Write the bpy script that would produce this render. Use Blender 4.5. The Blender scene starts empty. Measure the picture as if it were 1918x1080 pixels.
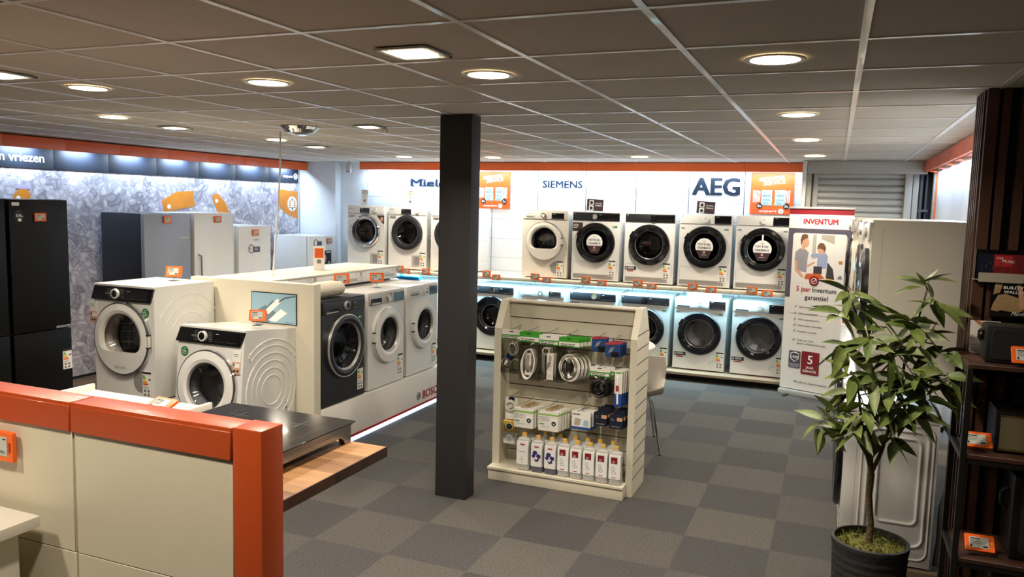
import bpy, bmesh, math, random
from mathutils import Matrix, Vector

# ------------------------------------------------------------------ camera, world, lights, exposure
sc = bpy.context.scene
COL = sc.collection
PI = math.pi
CEIL = 2.56

def setup_camera():
    f, pit, rol, yaw = 1478.8, 0.10432, -0.02414, -0.38607
    cy, sy = math.cos(yaw), math.sin(yaw)
    cp, sp = math.cos(pit), math.sin(pit)
    cr, sr = math.cos(rol), math.sin(rol)
    r0 = Vector((cy, -sy, 0)); u0 = Vector((sp*sy, sp*cy, cp)); fw = Vector((cp*sy, cp*cy, -sp))
    r = cr*r0 - sr*u0; u = sr*r0 + cr*u0
    cd = bpy.data.cameras.new('camera'); cam = bpy.data.objects.new('camera', cd); COL.objects.link(cam)
    cd.sensor_width = 36; cd.lens = f/1918*36; cd.clip_start = 0.05; cd.clip_end = 60
    m = Matrix.Identity(4)
    for i in range(3):
        m[i][0] = r[i]; m[i][1] = u[i]; m[i][2] = -fw[i]
    m[0][3], m[1][3], m[2][3] = 0, 0, 1.98
    cam.matrix_world = m
    sc.camera = cam
setup_camera()

w = bpy.data.worlds.new('world'); sc.world = w; w.use_nodes = True
w.node_tree.nodes['Background'].inputs[0].default_value = (.5, .47, .42, 1)
w.node_tree.nodes['Background'].inputs[1].default_value = .12

sc.view_settings.view_transform = 'Standard'
sc.view_settings.look = 'None'
sc.view_settings.exposure = 0.62
sc.view_settings.gamma = 1.0
sc.view_settings.use_curve_mapping = False
sc.cycles.use_denoising = True
sc.cycles.max_bounces = 7
sc.cycles.diffuse_bounces = 4
sc.cycles.glossy_bounces = 3
sc.cycles.transparent_max_bounces = 16
sc.cycles.caustics_reflective = False
sc.cycles.caustics_refractive = False
sc.cycles.sample_clamp_indirect = 6.0

WARM = (1.0, .88, .73)
COOL = (.62, .80, 1.0)
CYAN = (.44, .82, 1.0)

def area(name, loc, target_dir, sx, sy, power, col, up='Y', spread=PI):
    l = bpy.data.lights.new(name, 'AREA'); l.shape = 'RECTANGLE'; l.size = sx; l.size_y = sy
    l.energy = power; l.color = col; l.spread = spread
    o = bpy.data.objects.new(name, l); COL.objects.link(o); o.location = loc
    o.rotation_euler = Vector(target_dir).to_track_quat('-Z', up).to_euler()
    return o

# LED strips hidden behind the orange fascias and under the machine shelves
for k in range(9):
    area('fascia_led_light', (-6.05+k*.668, 9.85, 2.452), (0, .20, -1), .62, .02, 4.9, COOL)
for k in range(8):
    area('shelf_led_light', (-5.72+k*.668, 9.26, 1.035), (0, .35, -1), .6, .02, 9.0, CYAN)
for k in range(8):
    area('mural_led_light', (-7.40, 9.46-k*.668, 2.448), (-.30, 0, -1), .03, .34, 6.5, COOL, 'X')
for k in range(8):
    area('wall_led_light', (.87, 4.75+k*.62, 2.42), (.35, 0, -1), .02, .56, 2.6, COOL, 'X')
for k in range(5):
    area('side_shelf_led_light', (.25, 4.8+k*.7, 1.03), (.45, 0, -1), .02, .6, 1.6, COOL, 'X')

# ------------------------------------------------------------------ materials
def lin(c):
    return tuple(((v/255)/12.92 if v/255 <= .04045 else ((v/255+.055)/1.055)**2.4) for v in c)
MATS = {}
def M(name, rgb, rough=.5, metal=0.0, emit=0.0, var=0.0, vscale=8.0, bump=0.0, bscale=80.0, coat=0.0, alpha=1.0, trans=0.0, spec=.5):
    m = bpy.data.materials.new(name); m.use_nodes = True
    nt = m.node_tree; b = nt.nodes['Principled BSDF']
    c = lin(rgb)+(1,)
    b.inputs['Base Color'].default_value = c
    b.inputs['Roughness'].default_value = rough
    b.inputs['Metallic'].default_value = metal
    b.inputs['Coat Weight'].default_value = coat
    b.inputs['Alpha'].default_value = alpha; b.inputs['Specular IOR Level'].default_value = spec
    b.inputs['Transmission Weight'].default_value = trans
    if emit:
        b.inputs['Emission Color'].default_value = c; b.inputs['Emission Strength'].default_value = emit
    tc = nt.nodes.new('ShaderNodeTexCoord')
    if var or not (bump or emit):
        n = nt.nodes.new('ShaderNodeTexNoise'); n.inputs['Scale'].default_value = vscale
        nt.links.new(tc.outputs['Object'], n.inputs['Vector'])
        mx = nt.nodes.new('ShaderNodeMix'); mx.data_type = 'RGBA'
        v = var or .03
        mx.inputs[6].default_value = tuple(x*(1-v) for x in c[:3])+(1,)
        mx.inputs[7].default_value = tuple(min(1, x*(1+v)) for x in c[:3])+(1,)
        nt.links.new(n.outputs['Fac'], mx.inputs[0]); nt.links.new(mx.outputs[2], b.inputs['Base Color'])
    if bump:
        n = nt.nodes.new('ShaderNodeTexNoise'); n.inputs['Scale'].default_value = bscale; n.inputs['Detail'].default_value = 3
        nt.links.new(tc.outputs['Object'], n.inputs['Vector'])
        bp = nt.nodes.new('ShaderNodeBump'); bp.inputs['Strength'].default_value = bump; bp.inputs['Distance'].default_value = .01
        nt.links.new(n.outputs['Fac'], bp.inputs['Height']); nt.links.new(bp.outputs['Normal'], b.inputs['Normal'])
    MATS[name] = m
    return m

M('enamel', (226, 226, 222), .28, coat=.3)
M('enamel_cream', (222, 217, 204), .30, coat=.2)
M('panel_silver', (190, 188, 182), .32, .35)
M('white_board', (222, 220, 212), .45)
M('white_wall', (222, 226, 230), .5, var=.02)
M('panel_cream', (212, 204, 180), .42, var=.02)
M('cream_board', (212, 206, 186), .42, var=.02)
M('plastic_white', (232, 232, 228), .4)
M('black_gloss', (16, 16, 19), .12, coat=.4)
M('black_satin', (16, 16, 18), .38, spec=.35)
M('black_matte', (14, 14, 15), .7)
M('graphite', (34, 35, 40), .4, .1)
M('pillar_paint', (36, 35, 36), .55, var=.05)
M('chrome', (210, 210, 212), .08, 1.0)
M('steel', (176, 176, 178), .28, 1.0)
M('steel_brushed', (150, 148, 146), .38, 1.0, bump=.08, bscale=20)
M('grey_door', (84, 84, 88), .35, .5)
M('gasket', (128, 130, 132), .55)
M('drum', (214, 214, 216), .35, .4, bump=.4, bscale=60)
M('drum_dark', (150, 150, 154), .35, .4, bump=.4, bscale=60)
M('orange_paint', (178, 72, 28), .36, coat=.12, bump=.06, bscale=350)
M('orange_fascia_lit', (226, 98, 38), .36, coat=.12)  # brighter copy of orange_paint, the fascias' stronger lighting put into the colour
M('orange_tag', (240, 104, 28), .4)
M('orange_print', (222, 92, 26), .5, var=.12, vscale=3)
M('cert_print', (176, 208, 214), .5)
M('eink', (188, 192, 182), .6)
M('ink', (38, 40, 44), .6)
M('ink_soft', (120, 122, 124), .6)
M('navy_ink', (10, 34, 62), .45)
M('slate_ink', (18, 30, 46), .45)
M('red_ink', (170, 28, 42), .5)
M('red_dark', (128, 24, 34), .5)
M('red_stripe', (166, 22, 26), .45)
M('print_white', (244, 244, 240), .5)
M('green_sticker', (22, 112, 52), .45)
M('green_pack', (62, 156, 44), .45)
M('lime', (132, 184, 62), .45)
M('yellow', (236, 190, 40), .45)
M('el_green', (40, 150, 70), .5); M('el_lime', (150, 200, 60), .5); M('el_yellow', (250, 225, 50), .5)
M('el_orange', (240, 150, 40), .5); M('el_red', (215, 45, 35), .5)
M('label_card', (236, 234, 226), .5)
M('label_dark', (30, 30, 34), .4)
M('card_dark', (66, 46, 50), .4)
M('banner_grey', (84, 78, 92), .55)
M('banner_white', (226, 222, 214), .55)
M('photo_wall', (226, 222, 214), .6, var=.05)
M('skin_print', (206, 158, 128), .6); M('hair_print', (112, 76, 52), .6); M('shirt_print', (146, 144, 150), .6)
M('blue_shirt_print', (150, 160, 190), .6); M('pot_print', (60, 56, 58), .5); M('food_print', (196, 90, 44), .6)
M('juice', (214, 132, 30), .45, var=.15, vscale=6); M('cap_print', (180, 170, 200), .5)
M('navy_band', (20, 30, 46), .6)
M('black_fridge', (8, 8, 9), .4, spec=.2)
M('silver_door', (140, 144, 152), .4, .4)
M('grid_white', (240, 238, 234), .32, coat=.3)
M('navy_pack', (22, 28, 48), .4)
M('blue_pack', (40, 72, 128), .35); M('blue_cap', (36, 76, 150), .4)
M('purple_print', (58, 48, 116), .5); M('grey_base', (96, 98, 110), .35)
M('amber_cap', (214, 170, 84), .4)
M('shutter_steel', (188, 188, 182), .5, .1)
M('beige_frame', (176, 172, 162), .5)
M('dark_frame', (40, 40, 42), .5)
M('cable_white', (228, 224, 214), .45)
M('cable_black', (20, 20, 22), .4)
M('shell_white', (214, 204, 192), .4)
M('towel_cream', (232, 224, 204), .9, bump=.5, bscale=120)
M('towel_blue', (20, 140, 220), .8, bump=.4, bscale=120)
M('tissue', (240, 244, 248), .8)
M('cardboard', (176, 116, 62), .75, var=.06)
M('speaker_vinyl', (14, 14, 15), .6, spec=.25, bump=.4, bscale=260)
M('gold', (190, 156, 90), .3, .9)
M('metal_black', (24, 22, 22), .45, .3)
M('moss', (92, 92, 36), .95, var=.4, vscale=26, bump=1.0, bscale=60)
M('bark', (84, 68, 46), .85, var=.3, vscale=40, bump=.8, bscale=60)
M('pot_black', (30, 30, 32), .7, bump=.5, bscale=30)
M('hose', (120, 126, 132), .4)
M('screen_blue', (138, 170, 182), .3, emit=.14)
M('screen_dark', (92, 112, 120), .3, emit=.2)
M('lamp_disc', (255, 232, 190), .5, emit=9.0)
M('led_white', (190, 218, 255), .5, emit=1.3)
M('neon_red', (150, 30, 36), .5, emit=.12)
M('led_orange', (255, 150, 90), .5)
M('red_poster', (120, 26, 30), .5, var=.5, vscale=30)
M('acrylic_grey', (176, 168, 150), .3)
M('body_print', (170, 140, 100), .6, var=.3, vscale=40)
M('pipe_grey', (92, 94, 100), .5)
M('amber_fabric', (120, 112, 78), .85, bump=1.0, bscale=500)
M('wood_edge', (86, 60, 44), .5, var=.25, vscale=12)
M('plinth_gap_black', (18, 16, 16), .7)
M('laundry', (96, 70, 84), .9, var=.5, vscale=14, bump=.6, bscale=16)
M('slat_brown', (80, 50, 34), .55, var=.2, vscale=6)
M('pipe_red', (200, 60, 50), .5)

def glass(name, tint, gloss=.08, fac=.12):
    m = bpy.data.materials.new(name); m.use_nodes = True; nt = m.node_tree
    nt.nodes.remove(nt.nodes['Principled BSDF'])
    out = nt.nodes['Material Output']
    t = nt.nodes.new('ShaderNodeBsdfTransparent'); t.inputs[0].default_value = lin(tint)+(1,)
    g = nt.nodes.new('ShaderNodeBsdfGlossy'); g.inputs['Roughness'].default_value = gloss
    fr = nt.nodes.new('ShaderNodeLayerWeight'); fr.inputs[0].default_value = fac
    mx = nt.nodes.new('ShaderNodeMixShader')
    nt.links.new(fr.outputs['Fresnel'], mx.inputs[0]); nt.links.new(t.outputs[0], mx.inputs[1]); nt.links.new(g.outputs[0], mx.inputs[2])
    nt.links.new(mx.outputs[0], out.inputs[0]); MATS[name] = m
glass('door_glass', (236, 236, 238), .04, .3)
glass('door_glass_dark', (160, 160, 166), .04, .35)
glass('clear_plastic', (236, 236, 232), .12, .30)
glass('bottle_plastic', (214, 216, 214), .12, .25)
glass('acrylic', (244, 246, 248), .05, .2)

def nodes_of(name, rough):
    m = bpy.data.materials.new(name); m.use_nodes = True; nt = m.node_tree
    b = nt.nodes['Principled BSDF']; b.inputs['Roughness'].default_value = rough
    tc = nt.nodes.new('ShaderNodeTexCoord'); MATS[name] = m
    return nt, b, tc
def mathn(nt, op, a, b=None):
    n = nt.nodes.new('ShaderNodeMath'); n.operation = op
    for i, v in enumerate((a, b)):
        if v is None: continue
        if isinstance(v, (int, float)): n.inputs[i].default_value = v
        else: nt.links.new(v, n.inputs[i])
    return n.outputs[0]
def ramp(nt, fac, stops):
    r = nt.nodes.new('ShaderNodeValToRGB'); e = r.color_ramp.elements
    while len(e) < len(stops): e.new(.5)
    for el, (p, c) in zip(e, stops): el.position = p; el.color = lin(c)+(1,)
    nt.links.new(fac, r.inputs[0]); return r.outputs[0]
def bumpn(nt, b, h, s, dist=.01):
    bp = nt.nodes.new('ShaderNodeBump'); bp.inputs['Strength'].default_value = s; bp.inputs['Distance'].default_value = dist
    nt.links.new(h, bp.inputs['Height']); nt.links.new(bp.outputs[0], b.inputs['Normal'])
def noise(nt, v, scale, detail=3, rough=.6):
    n = nt.nodes.new('ShaderNodeTexNoise'); n.inputs['Scale'].default_value = scale
    n.inputs['Detail'].default_value = detail; n.inputs['Roughness'].default_value = rough
    if v is not None: nt.links.new(v, n.inputs['Vector'])
    return n.outputs['Fac']
def mixc(nt, fac, a, b, mode='MIX'):
    n = nt.nodes.new('ShaderNodeMix'); n.data_type = 'RGBA'; n.blend_type = mode
    if isinstance(fac, (int, float)): n.inputs[0].default_value = fac
    else: nt.links.new(fac, n.inputs[0])
    for i, v in ((6, a), (7, b)):
        if isinstance(v, tuple): n.inputs[i].default_value = lin(v)+(1,)
        else: nt.links.new(v, n.inputs[i])
    return n.outputs[2]

# carpet tiles, 50 cm checker of two woven greys
nt, b, tc = nodes_of('carpet', .95)
sx = nt.nodes.new('ShaderNodeSeparateXYZ'); nt.links.new(tc.outputs['Object'], sx.inputs[0])
fx = mathn(nt, 'FLOOR', mathn(nt, 'DIVIDE', mathn(nt, 'ADD', sx.outputs[0], 1.2424+20), .5))
fy = mathn(nt, 'FLOOR', mathn(nt, 'DIVIDE', mathn(nt, 'ADD', sx.outputs[1], -8.2241+20), .5))
par = mathn(nt, 'MODULO', mathn(nt, 'ADD', fx, fy), 2)
n1 = noise(nt, tc.outputs['Object'], 95, 4, .8)
n2 = noise(nt, tc.outputs['Object'], 260, 2)
light = ramp(nt, n1, [(.32, (55, 53, 51)), (.5, (80, 78, 74)), (.68, (103, 99, 94))])
dark = ramp(nt, n1, [(.32, (43, 42, 42)), (.5, (65, 64, 64)), (.68, (85, 83, 81))])
wn = nt.nodes.new('ShaderNodeTexWhiteNoise'); wn.noise_dimensions = '2D'
cb = nt.nodes.new('ShaderNodeCombineXYZ'); nt.links.new(fx, cb.inputs[0]); nt.links.new(fy, cb.inputs[1]); nt.links.new(cb.outputs[0], wn.inputs['Vector'])
colr = mixc(nt, par, light, dark)
tv = ramp(nt, wn.outputs['Value'], [(0, (232, 232, 232)), (1, (255, 255, 255))])
nt.links.new(mixc(nt, 1.0, colr, tv, 'MULTIPLY'), b.inputs['Base Color'])
bumpn(nt, b, n2, .5, .004)

# ceiling tile
nt, b, tc = nodes_of('ceiling_tile', .9)
n1 = noise(nt, tc.outputs['Object'], 160, 2)
nt.links.new(ramp(nt, n1, [(.3, (184, 176, 166)), (.7, (194, 187, 177))]), b.inputs['Base Color'])
bumpn(nt, b, n1, .15, .002)

# wood: planks along local axis
def wood(name, c0, c1, axis=0, scale=1.0, plank=.14, rough=.45):
    nt, b, tc = nodes_of(name, rough)
    mp = nt.nodes.new('ShaderNodeMapping'); s = [14, 14, 14]; s[axis] = 1.2
    mp.inputs['Scale'].default_value = tuple(v*scale for v in s); nt.links.new(tc.outputs['Object'], mp.inputs[0])
    n1 = noise(nt, mp.outputs[0], 1.6, 5, .65)
    sx = nt.nodes.new('ShaderNodeSeparateXYZ'); nt.links.new(tc.outputs['Object'], sx.inputs[0])
    other = sx.outputs[1 - axis] if axis < 2 else sx.outputs[0]
    fl = mathn(nt, 'FLOOR', mathn(nt, 'DIVIDE', mathn(nt, 'ADD', other, 20), plank))
    wn = nt.nodes.new('ShaderNodeTexWhiteNoise'); wn.noise_dimensions = '1D'; nt.links.new(fl, wn.inputs['W'])
    fac = mathn(nt, 'ADD', mathn(nt, 'MULTIPLY', n1, .75), mathn(nt, 'MULTIPLY', wn.outputs['Value'], .3))
    nt.links.new(ramp(nt, fac, [(.3, c0), (.75, c1)]), b.inputs['Base Color'])
wood('oak', (92, 60, 34), (176, 132, 86), 0, plank=.21)
wood('walnut', (46, 28, 20), (88, 56, 38), 0)
wood('wood_floor', (74, 54, 44), (118, 90, 70), 1, 1, .18)
wood('shelf_wood', (120, 104, 84), (160, 140, 116), 0)

# printed mural of ice cubes
nt, b, tc = nodes_of('ice_print', .6)
mp = nt.nodes.new('ShaderNodeMapping'); mp.inputs['Scale'].default_value = (1, 1, 1); nt.links.new(tc.outputs['Object'], mp.inputs[0])
nz = nt.nodes.new('ShaderNodeTexNoise'); nz.inputs['Scale'].default_value = 6; nt.links.new(mp.outputs[0], nz.inputs['Vector'])
wob = nt.nodes.new('ShaderNodeVectorMath'); wob.operation = 'MULTIPLY_ADD'
nt.links.new(nz.outputs['Color'], wob.inputs[0]); wob.inputs[1].default_value = (.22, .22, .22); nt.links.new(mp.outputs[0], wob.inputs[2])
def vor(scale, feat='F1'):
    v = nt.nodes.new('ShaderNodeTexVoronoi'); v.feature = feat; v.inputs['Scale'].default_value = scale
    nt.links.new(wob.outputs[0], v.inputs['Vector']); return v
v1 = vor(11, 'DISTANCE_TO_EDGE'); v2 = vor(11, 'F1'); v3 = vor(30, 'DISTANCE_TO_EDGE')
edge = ramp(nt, v1.outputs['Distance'], [(.0, (110, 106, 114)), (.03, (232, 230, 238)), (.10, (190, 188, 198)), (.28, (242, 240, 246))])
cell = ramp(nt, v2.outputs['Color'], [(.2, (160, 156, 168)), (.6, (255, 255, 255))])
fine = ramp(nt, v3.outputs['Distance'], [(.0, (176, 172, 182)), (.06, (255, 255, 255)), (.3, (226, 224, 232))])
c = mixc(nt, .75, mixc(nt, .7, edge, cell, 'MULTIPLY'), fine, 'MULTIPLY')
nt.links.new(c, b.inputs['Base Color'])

# leaf: green with paler midrib (UV-free: object noise)
nt, b, tc = nodes_of('leaf', .5)
n1 = noise(nt, tc.outputs['Object'], 9, 2)
nt.links.new(ramp(nt, n1, [(.3, (66, 84, 36)), (.5, (90, 106, 50)), (.7, (122, 134, 72))]), b.inputs['Base Color'])
M('leaf_rib', (128, 146, 70), .5)

# ------------------------------------------------------------------ mesh builder
_txt = {}
class MB:
    def __init__(self):
        self.v = []; self.f = []; self.fm = []; self.slots = []; self.cur = 0; self.T = Matrix.Identity(4)
    def m(self, name):
        if name not in self.slots: self.slots.append(name)
        self.cur = self.slots.index(name); return self
    def at(self, x=0, y=0, z=0, rx=0, ry=0, rz=0):
        self.T = Matrix.Translation((x, y, z)) @ Matrix.Rotation(rz, 4, 'Z') @ Matrix.Rotation(ry, 4, 'Y') @ Matrix.Rotation(rx, 4, 'X'); return self
    def add(self, vs, fs):
        k = len(self.v)
        self.v += [tuple(self.T @ Vector(p)) for p in vs]
        self.f += [tuple(i+k for i in f) for f in fs]; self.fm += [self.cur]*len(fs); return self
    def box(self, x0, x1, y0, y1, z0, z1):
        vs = [(x0,y0,z0),(x1,y0,z0),(x1,y1,z0),(x0,y1,z0),(x0,y0,z1),(x1,y0,z1),(x1,y1,z1),(x0,y1,z1)]
        return self.add(vs, [(0,3,2,1),(4,5,6,7),(0,1,5,4),(1,2,6,5),(2,3,7,6),(3,0,4,7)])
    def prism(self, pts, y0, y1):
        """pts: (x,z) polygon, counter-clockwise seen from -Y; extruded along y (y0 in front)."""
        n = len(pts); vs = [(x, y0, z) for x, z in pts]+[(x, y1, z) for x, z in pts]
        fs = [tuple(range(n)), tuple(range(2*n-1, n-1, -1))]+[(i, i+n, (i+1) % n+n, (i+1) % n) for i in range(n)]
        return self.add(vs, fs)
    def prismx(self, pts, x0, x1):
        """pts: (y,z) polygon extruded along x."""
        n = len(pts); vs = [(x1, y, z) for y, z in pts]+[(x0, y, z) for y, z in pts]
        fs = [tuple(range(n)), tuple(range(2*n-1, n-1, -1))]+[(i, i+n, (i+1) % n+n, (i+1) % n) for i in range(n)]
        return self.add(vs, fs)
    def rrect(self, x0, x1, z0, z1, r, y0, y1, n=4):
        pts = []
        for cx, cz, a0 in ((x1-r, z0+r, -PI/2), (x1-r, z1-r, 0), (x0+r, z1-r, PI/2), (x0+r, z0+r, PI)):
            for k in range(n+1):
                a = a0+k/n*PI/2; pts.append((cx+r*math.cos(a), cz+r*math.sin(a)))
        return self.prism(pts, y0, y1)
    def lathe(self, prof, cx=0, cz=0, n=40, clip=None, mats=None, cap=False):
        """profile of (r, y) turned about a line along y through (cx, cz); clip = flat bottom distance for chosen rows."""
        rows = []
        for k, (r, y) in enumerate(prof):
            row = []
            for i in range(n):
                a = 2*PI*i/n; rr = r
                if clip and clip[k] and math.sin(a) < -1e-6:
                    q = clip[k]/-math.sin(a)
                    rr = (r**-8+q**-8)**(-1/8) if r > 0 else 0
                row.append((cx+rr*math.cos(a), y, cz+rr*math.sin(a)))
            rows.append(row)
        for k in range(len(prof)-1):
            if mats: self.m(mats[k])
            A, B = rows[k], rows[k+1]
            if prof[k+1][0] == 0:
                self.add(A+[(cx, prof[k+1][1], cz)], [(i, (i+1) % n, n) for i in range(n)])
            elif prof[k][0] == 0:
                self.add([(cx, prof[k][1], cz)]+B, [(0, (i+1) % n+1, i+1) for i in range(n)])
            else:
                self.add(A+B, [(i, (i+1) % n, (i+1) % n+n, i+n) for i in range(n)])
        return self
    def lathez(self, prof, cx=0, cy=0, n=28, sy=1.0):
        """profile of (r, z) turned about the vertical through (cx, cy)."""
        for k in range(len(prof)-1):
            r0, z0 = prof[k]; r1, z1 = prof[k+1]
            A = [(cx+r0*math.cos(2*PI*i/n), cy+sy*r0*math.sin(2*PI*i/n), z0) for i in range(n)]
            B = [(cx+r1*math.cos(2*PI*i/n), cy+sy*r1*math.sin(2*PI*i/n), z1) for i in range(n)]
            if r0 == 0: self.add([(cx, cy, z0)]+B, [(0, i+1, (i+1) % n+1) for i in range(n)][::1])
            elif r1 == 0: self.add(A+[(cx, cy, z1)], [(i, (i+1) % n, n) for i in range(n)])
            else: self.add(A+B, [(i, (i+1) % n, (i+1) % n+n, i+n) for i in range(n)])
        return self
    def tube(self, pts, r, n=8, closed=False, caps=True):
        pts = [Vector(p) for p in pts]; N = len(pts); rings = []
        rs = r if isinstance(r, (list, tuple)) else [r]*N
        prev = None
        for i, p in enumerate(pts):
            if closed: d = pts[(i+1) % N]-pts[i-1]
            else: d = pts[min(i+1, N-1)]-pts[max(i-1, 0)]
            d.normalize()
            if prev is None:
                a = Vector((0, 0, 1)) if abs(d.z) < .9 else Vector((1, 0, 0)); u = d.cross(a).normalized()
            else: u = (prev-d*prev.dot(d)).normalized()
            prev = u; v = d.cross(u)
            rings.append([tuple(p+(u*math.cos(2*PI*k/n)+v*math.sin(2*PI*k/n))*rs[i]) for k in range(n)])
        vs = [q for ring in rings for q in ring]; fs = []
        for i in range(N if closed else N-1):
            j = (i+1) % N
            for k in range(n): fs.append((i*n+k, i*n+(k+1) % n, j*n+(k+1) % n, j*n+k))
        if caps and not closed: fs += [tuple(range(n-1, -1, -1)), tuple(range((N-1)*n, N*n))]
        return self.add(vs, fs)
    def text(self, s, x, z, h, y=0, width=None, align='L', bold=0.0, shear=0.0, depth=.0015, rot=0.0):
        """lettering on the plane facing -Y; h = cap height, x/z = lower left (or centre / right by align)."""
        key = (s, shear)
        if key not in _txt:
            cu = bpy.data.curves.new('t', 'FONT'); cu.body = s;  cu.shear = shear; cu.resolution_u = 2
            o = bpy.data.objects.new('t', cu); COL.objects.link(o)
            dg = bpy.context.evaluated_depsgraph_get(); me = o.evaluated_get(dg).to_mesh()
            vs = [tuple(q.co) for q in me.vertices]; fs = [tuple(p.vertices) for p in me.polygons]
            o.evaluated_get(dg).to_mesh_clear(); bpy.data.objects.remove(o); bpy.data.curves.remove(cu)
            _txt[key] = (vs, fs)
        vs, fs = _txt[key]
        if not vs: return self
        x0 = min(q[0] for q in vs); x1 = max(q[0] for q in vs)
        k = h/.69; kx = width/(x1-x0) if width else k
        W = (x1-x0)*kx; ox = {'L': 0, 'C': -W/2, 'R': -W}[align]
        ca, sa = math.cos(rot), math.sin(rot)
        e = bold*h*.75; sh = [(0, 0)] if not bold else [(-e, -e*.4), (e, -e*.4), (-e, e*.4), (e, e*.4), (0, 0)]
        for j, (ex, ez) in enumerate(sh):
            P = []
            for q in vs:
                a = (q[0]-x0)*kx+ox+ex; c = q[1]*k+ez
                P.append((x+a*ca-c*sa, y-depth-j*1e-5, z+a*sa+c*ca))
            self.add(P, fs)
        return self
    def lines(self, x0, x1, z, dz, n, h, y, seed=1, frac=(.5, 1)):
        """rows of small print too small to read, as broken bars."""
        rnd = random.Random(seed)
        for k in range(n):
            a = x0; end = x0+(x1-x0)*rnd.uniform(*frac)
            while a < end-1e-6:
                b2 = min(end, a+(x1-x0)*rnd.uniform(.1, .3)); self.box(a, b2, y-.0008, y, z-k*dz-h, z-k*dz); a = b2+(x1-x0)*.035
        return self
    def build(self, name, parent=None, bevel=0.0, seg=2, smooth=True, angle=40, kind=None):
        me = bpy.data.meshes.new(name); me.from_pydata(self.v, [], self.f)
        for s in self.slots: me.materials.append(MATS[s])
        me.polygons.foreach_set('material_index', self.fm)
        if bevel:
            bm = bmesh.new(); bm.from_mesh(me); bmesh.ops.remove_doubles(bm, verts=bm.verts, dist=1e-5)
            es = [e for e in bm.edges if len(e.link_faces) == 2 and e.calc_face_angle(0) > .6]
            bmesh.ops.bevel(bm, geom=es, offset=bevel, segments=seg, affect='EDGES', clamp_overlap=True, profile=.6)
            bm.to_mesh(me); bm.free()
        if smooth:
            me.polygons.foreach_set('use_smooth', [True]*len(me.polygons)); me.set_sharp_from_angle(angle=math.radians(angle))
        me.update()
        o = bpy.data.objects.new(name, me); COL.objects.link(o)
        if parent: o.parent = parent
        if kind: o['kind'] = kind
        return o

def tag(o, label, cat, group=None):
    o['label'] = label; o['category'] = cat
    if group: o['group'] = group
    return o
def thing(name, label, cat, loc=(0, 0, 0), rz=0, group=None, rx=0, ry=0):
    o = bpy.data.objects.new(name, None); COL.objects.link(o); o.empty_display_size = .1
    o.location = loc; o.rotation_euler = (rx, ry, rz)
    return tag(o, label, cat, group)
def place(o, loc, rz=0, rx=0, ry=0):
    o.location = loc; o.rotation_euler = (rx, ry, rz); return o
def dup(root, loc, rz=None, label=None, group=None, rx=None, ry=None):
    r = root.copy(); COL.objects.link(r); r.location = loc
    e = list(root.rotation_euler)
    if rx is not None: e[0] = rx
    if ry is not None: e[1] = ry
    if rz is not None: e[2] = rz
    r.rotation_euler = e
    if label: r['label'] = label
    if group: r['group'] = group
    def kids(a, b):
        for ch in list(a.children):
            c = ch.copy(); COL.objects.link(c); c.parent = b; kids(ch, c)
    kids(root, r)
    return r

# ------------------------------------------------------------------ the setting
XL, XR, YB, YF = -7.5, 3.2, 10.0, -3.5
B = MB().m('carpet'); B.box(XL-.1, XR+.1, YF-.1, 10.6, -.1, 0); B.build('floor', smooth=False, kind='structure')
B = MB().m('wood_floor'); B.box(XL, -6.05, 2.0, 9.8, 0, .012); B.build('trim_1', smooth=False, kind='structure')
B = MB().m('ceiling_tile'); B.box(XL-.1, XR+.1, YF-.1, 10.6, CEIL, CEIL+.1)
ceiling = B.build('ceiling', smooth=False, kind='structure')
B = MB().m('grid_white')
gx = [-.5508+.6*k for k in range(-12, 7)]; gy = [2.3159+.6073*k for k in range(-10, 14)]
for x in gx:
    if XL < x < XR: B.box(x-.0125, x+.0125, YF, 10.3, CEIL-.005, CEIL+.01)
for y in gy:
    if YF < y < 10.3:
        for a, c in zip([XL]+gx, gx+[XR]):
            if c > XL and a < XR: B.box(max(a+.0125, XL), min(c-.0125, XR), y-.0125, y+.0125, CEIL-.0045, CEIL+.01)
g = B.build('ceiling_grid', ceiling, smooth=False)

# brand wall at the back: white panels hung between slotted uprights
SEAM = [-6.394+.668*k for k in range(10)]
B = MB().m('white_wall'); zs = [0, .2, .47, .74, 1.0, 1.27, 1.53, 1.80, 2.07, 2.56]
for a, c in zip(SEAM, SEAM[1:]):
    for z0, z1 in zip(zs, zs[1:]): B.box(a+.005, c-.005, YB, YB+.02, z0+.0015, z1-.0015)
B.box(-6.9, SEAM[0]-.005, YB, YB+.02, 0, CEIL)
B.m('dark_frame'); B.box(-6.95, -.33, YB+.021, YB+.1, 0, CEIL)
B.m('ink_soft')
for s in SEAM:
    for k in range(40): B.box(s-.003, s+.003, YB+.012, YB+.0205, 1.0+k*.038, 1.0+k*.038+.02)
B.build('wall_back', smooth=False, kind='structure')
# orange fascia of the back wall
B = MB().m('orange_fascia_lit')
for a, c in zip(SEAM, SEAM[1:]): B.box(a+.001, c-.001, 9.79, 9.82, 2.446, 2.548)
B.m('plinth_gap_black'); B.box(SEAM[0], SEAM[-1], 9.80, 9.84, 2.546, CEIL-.003)  # solid black strip painted in for the shadow gap under the ceiling
B.build('trim_2', bevel=.003, kind='structure')

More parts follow.
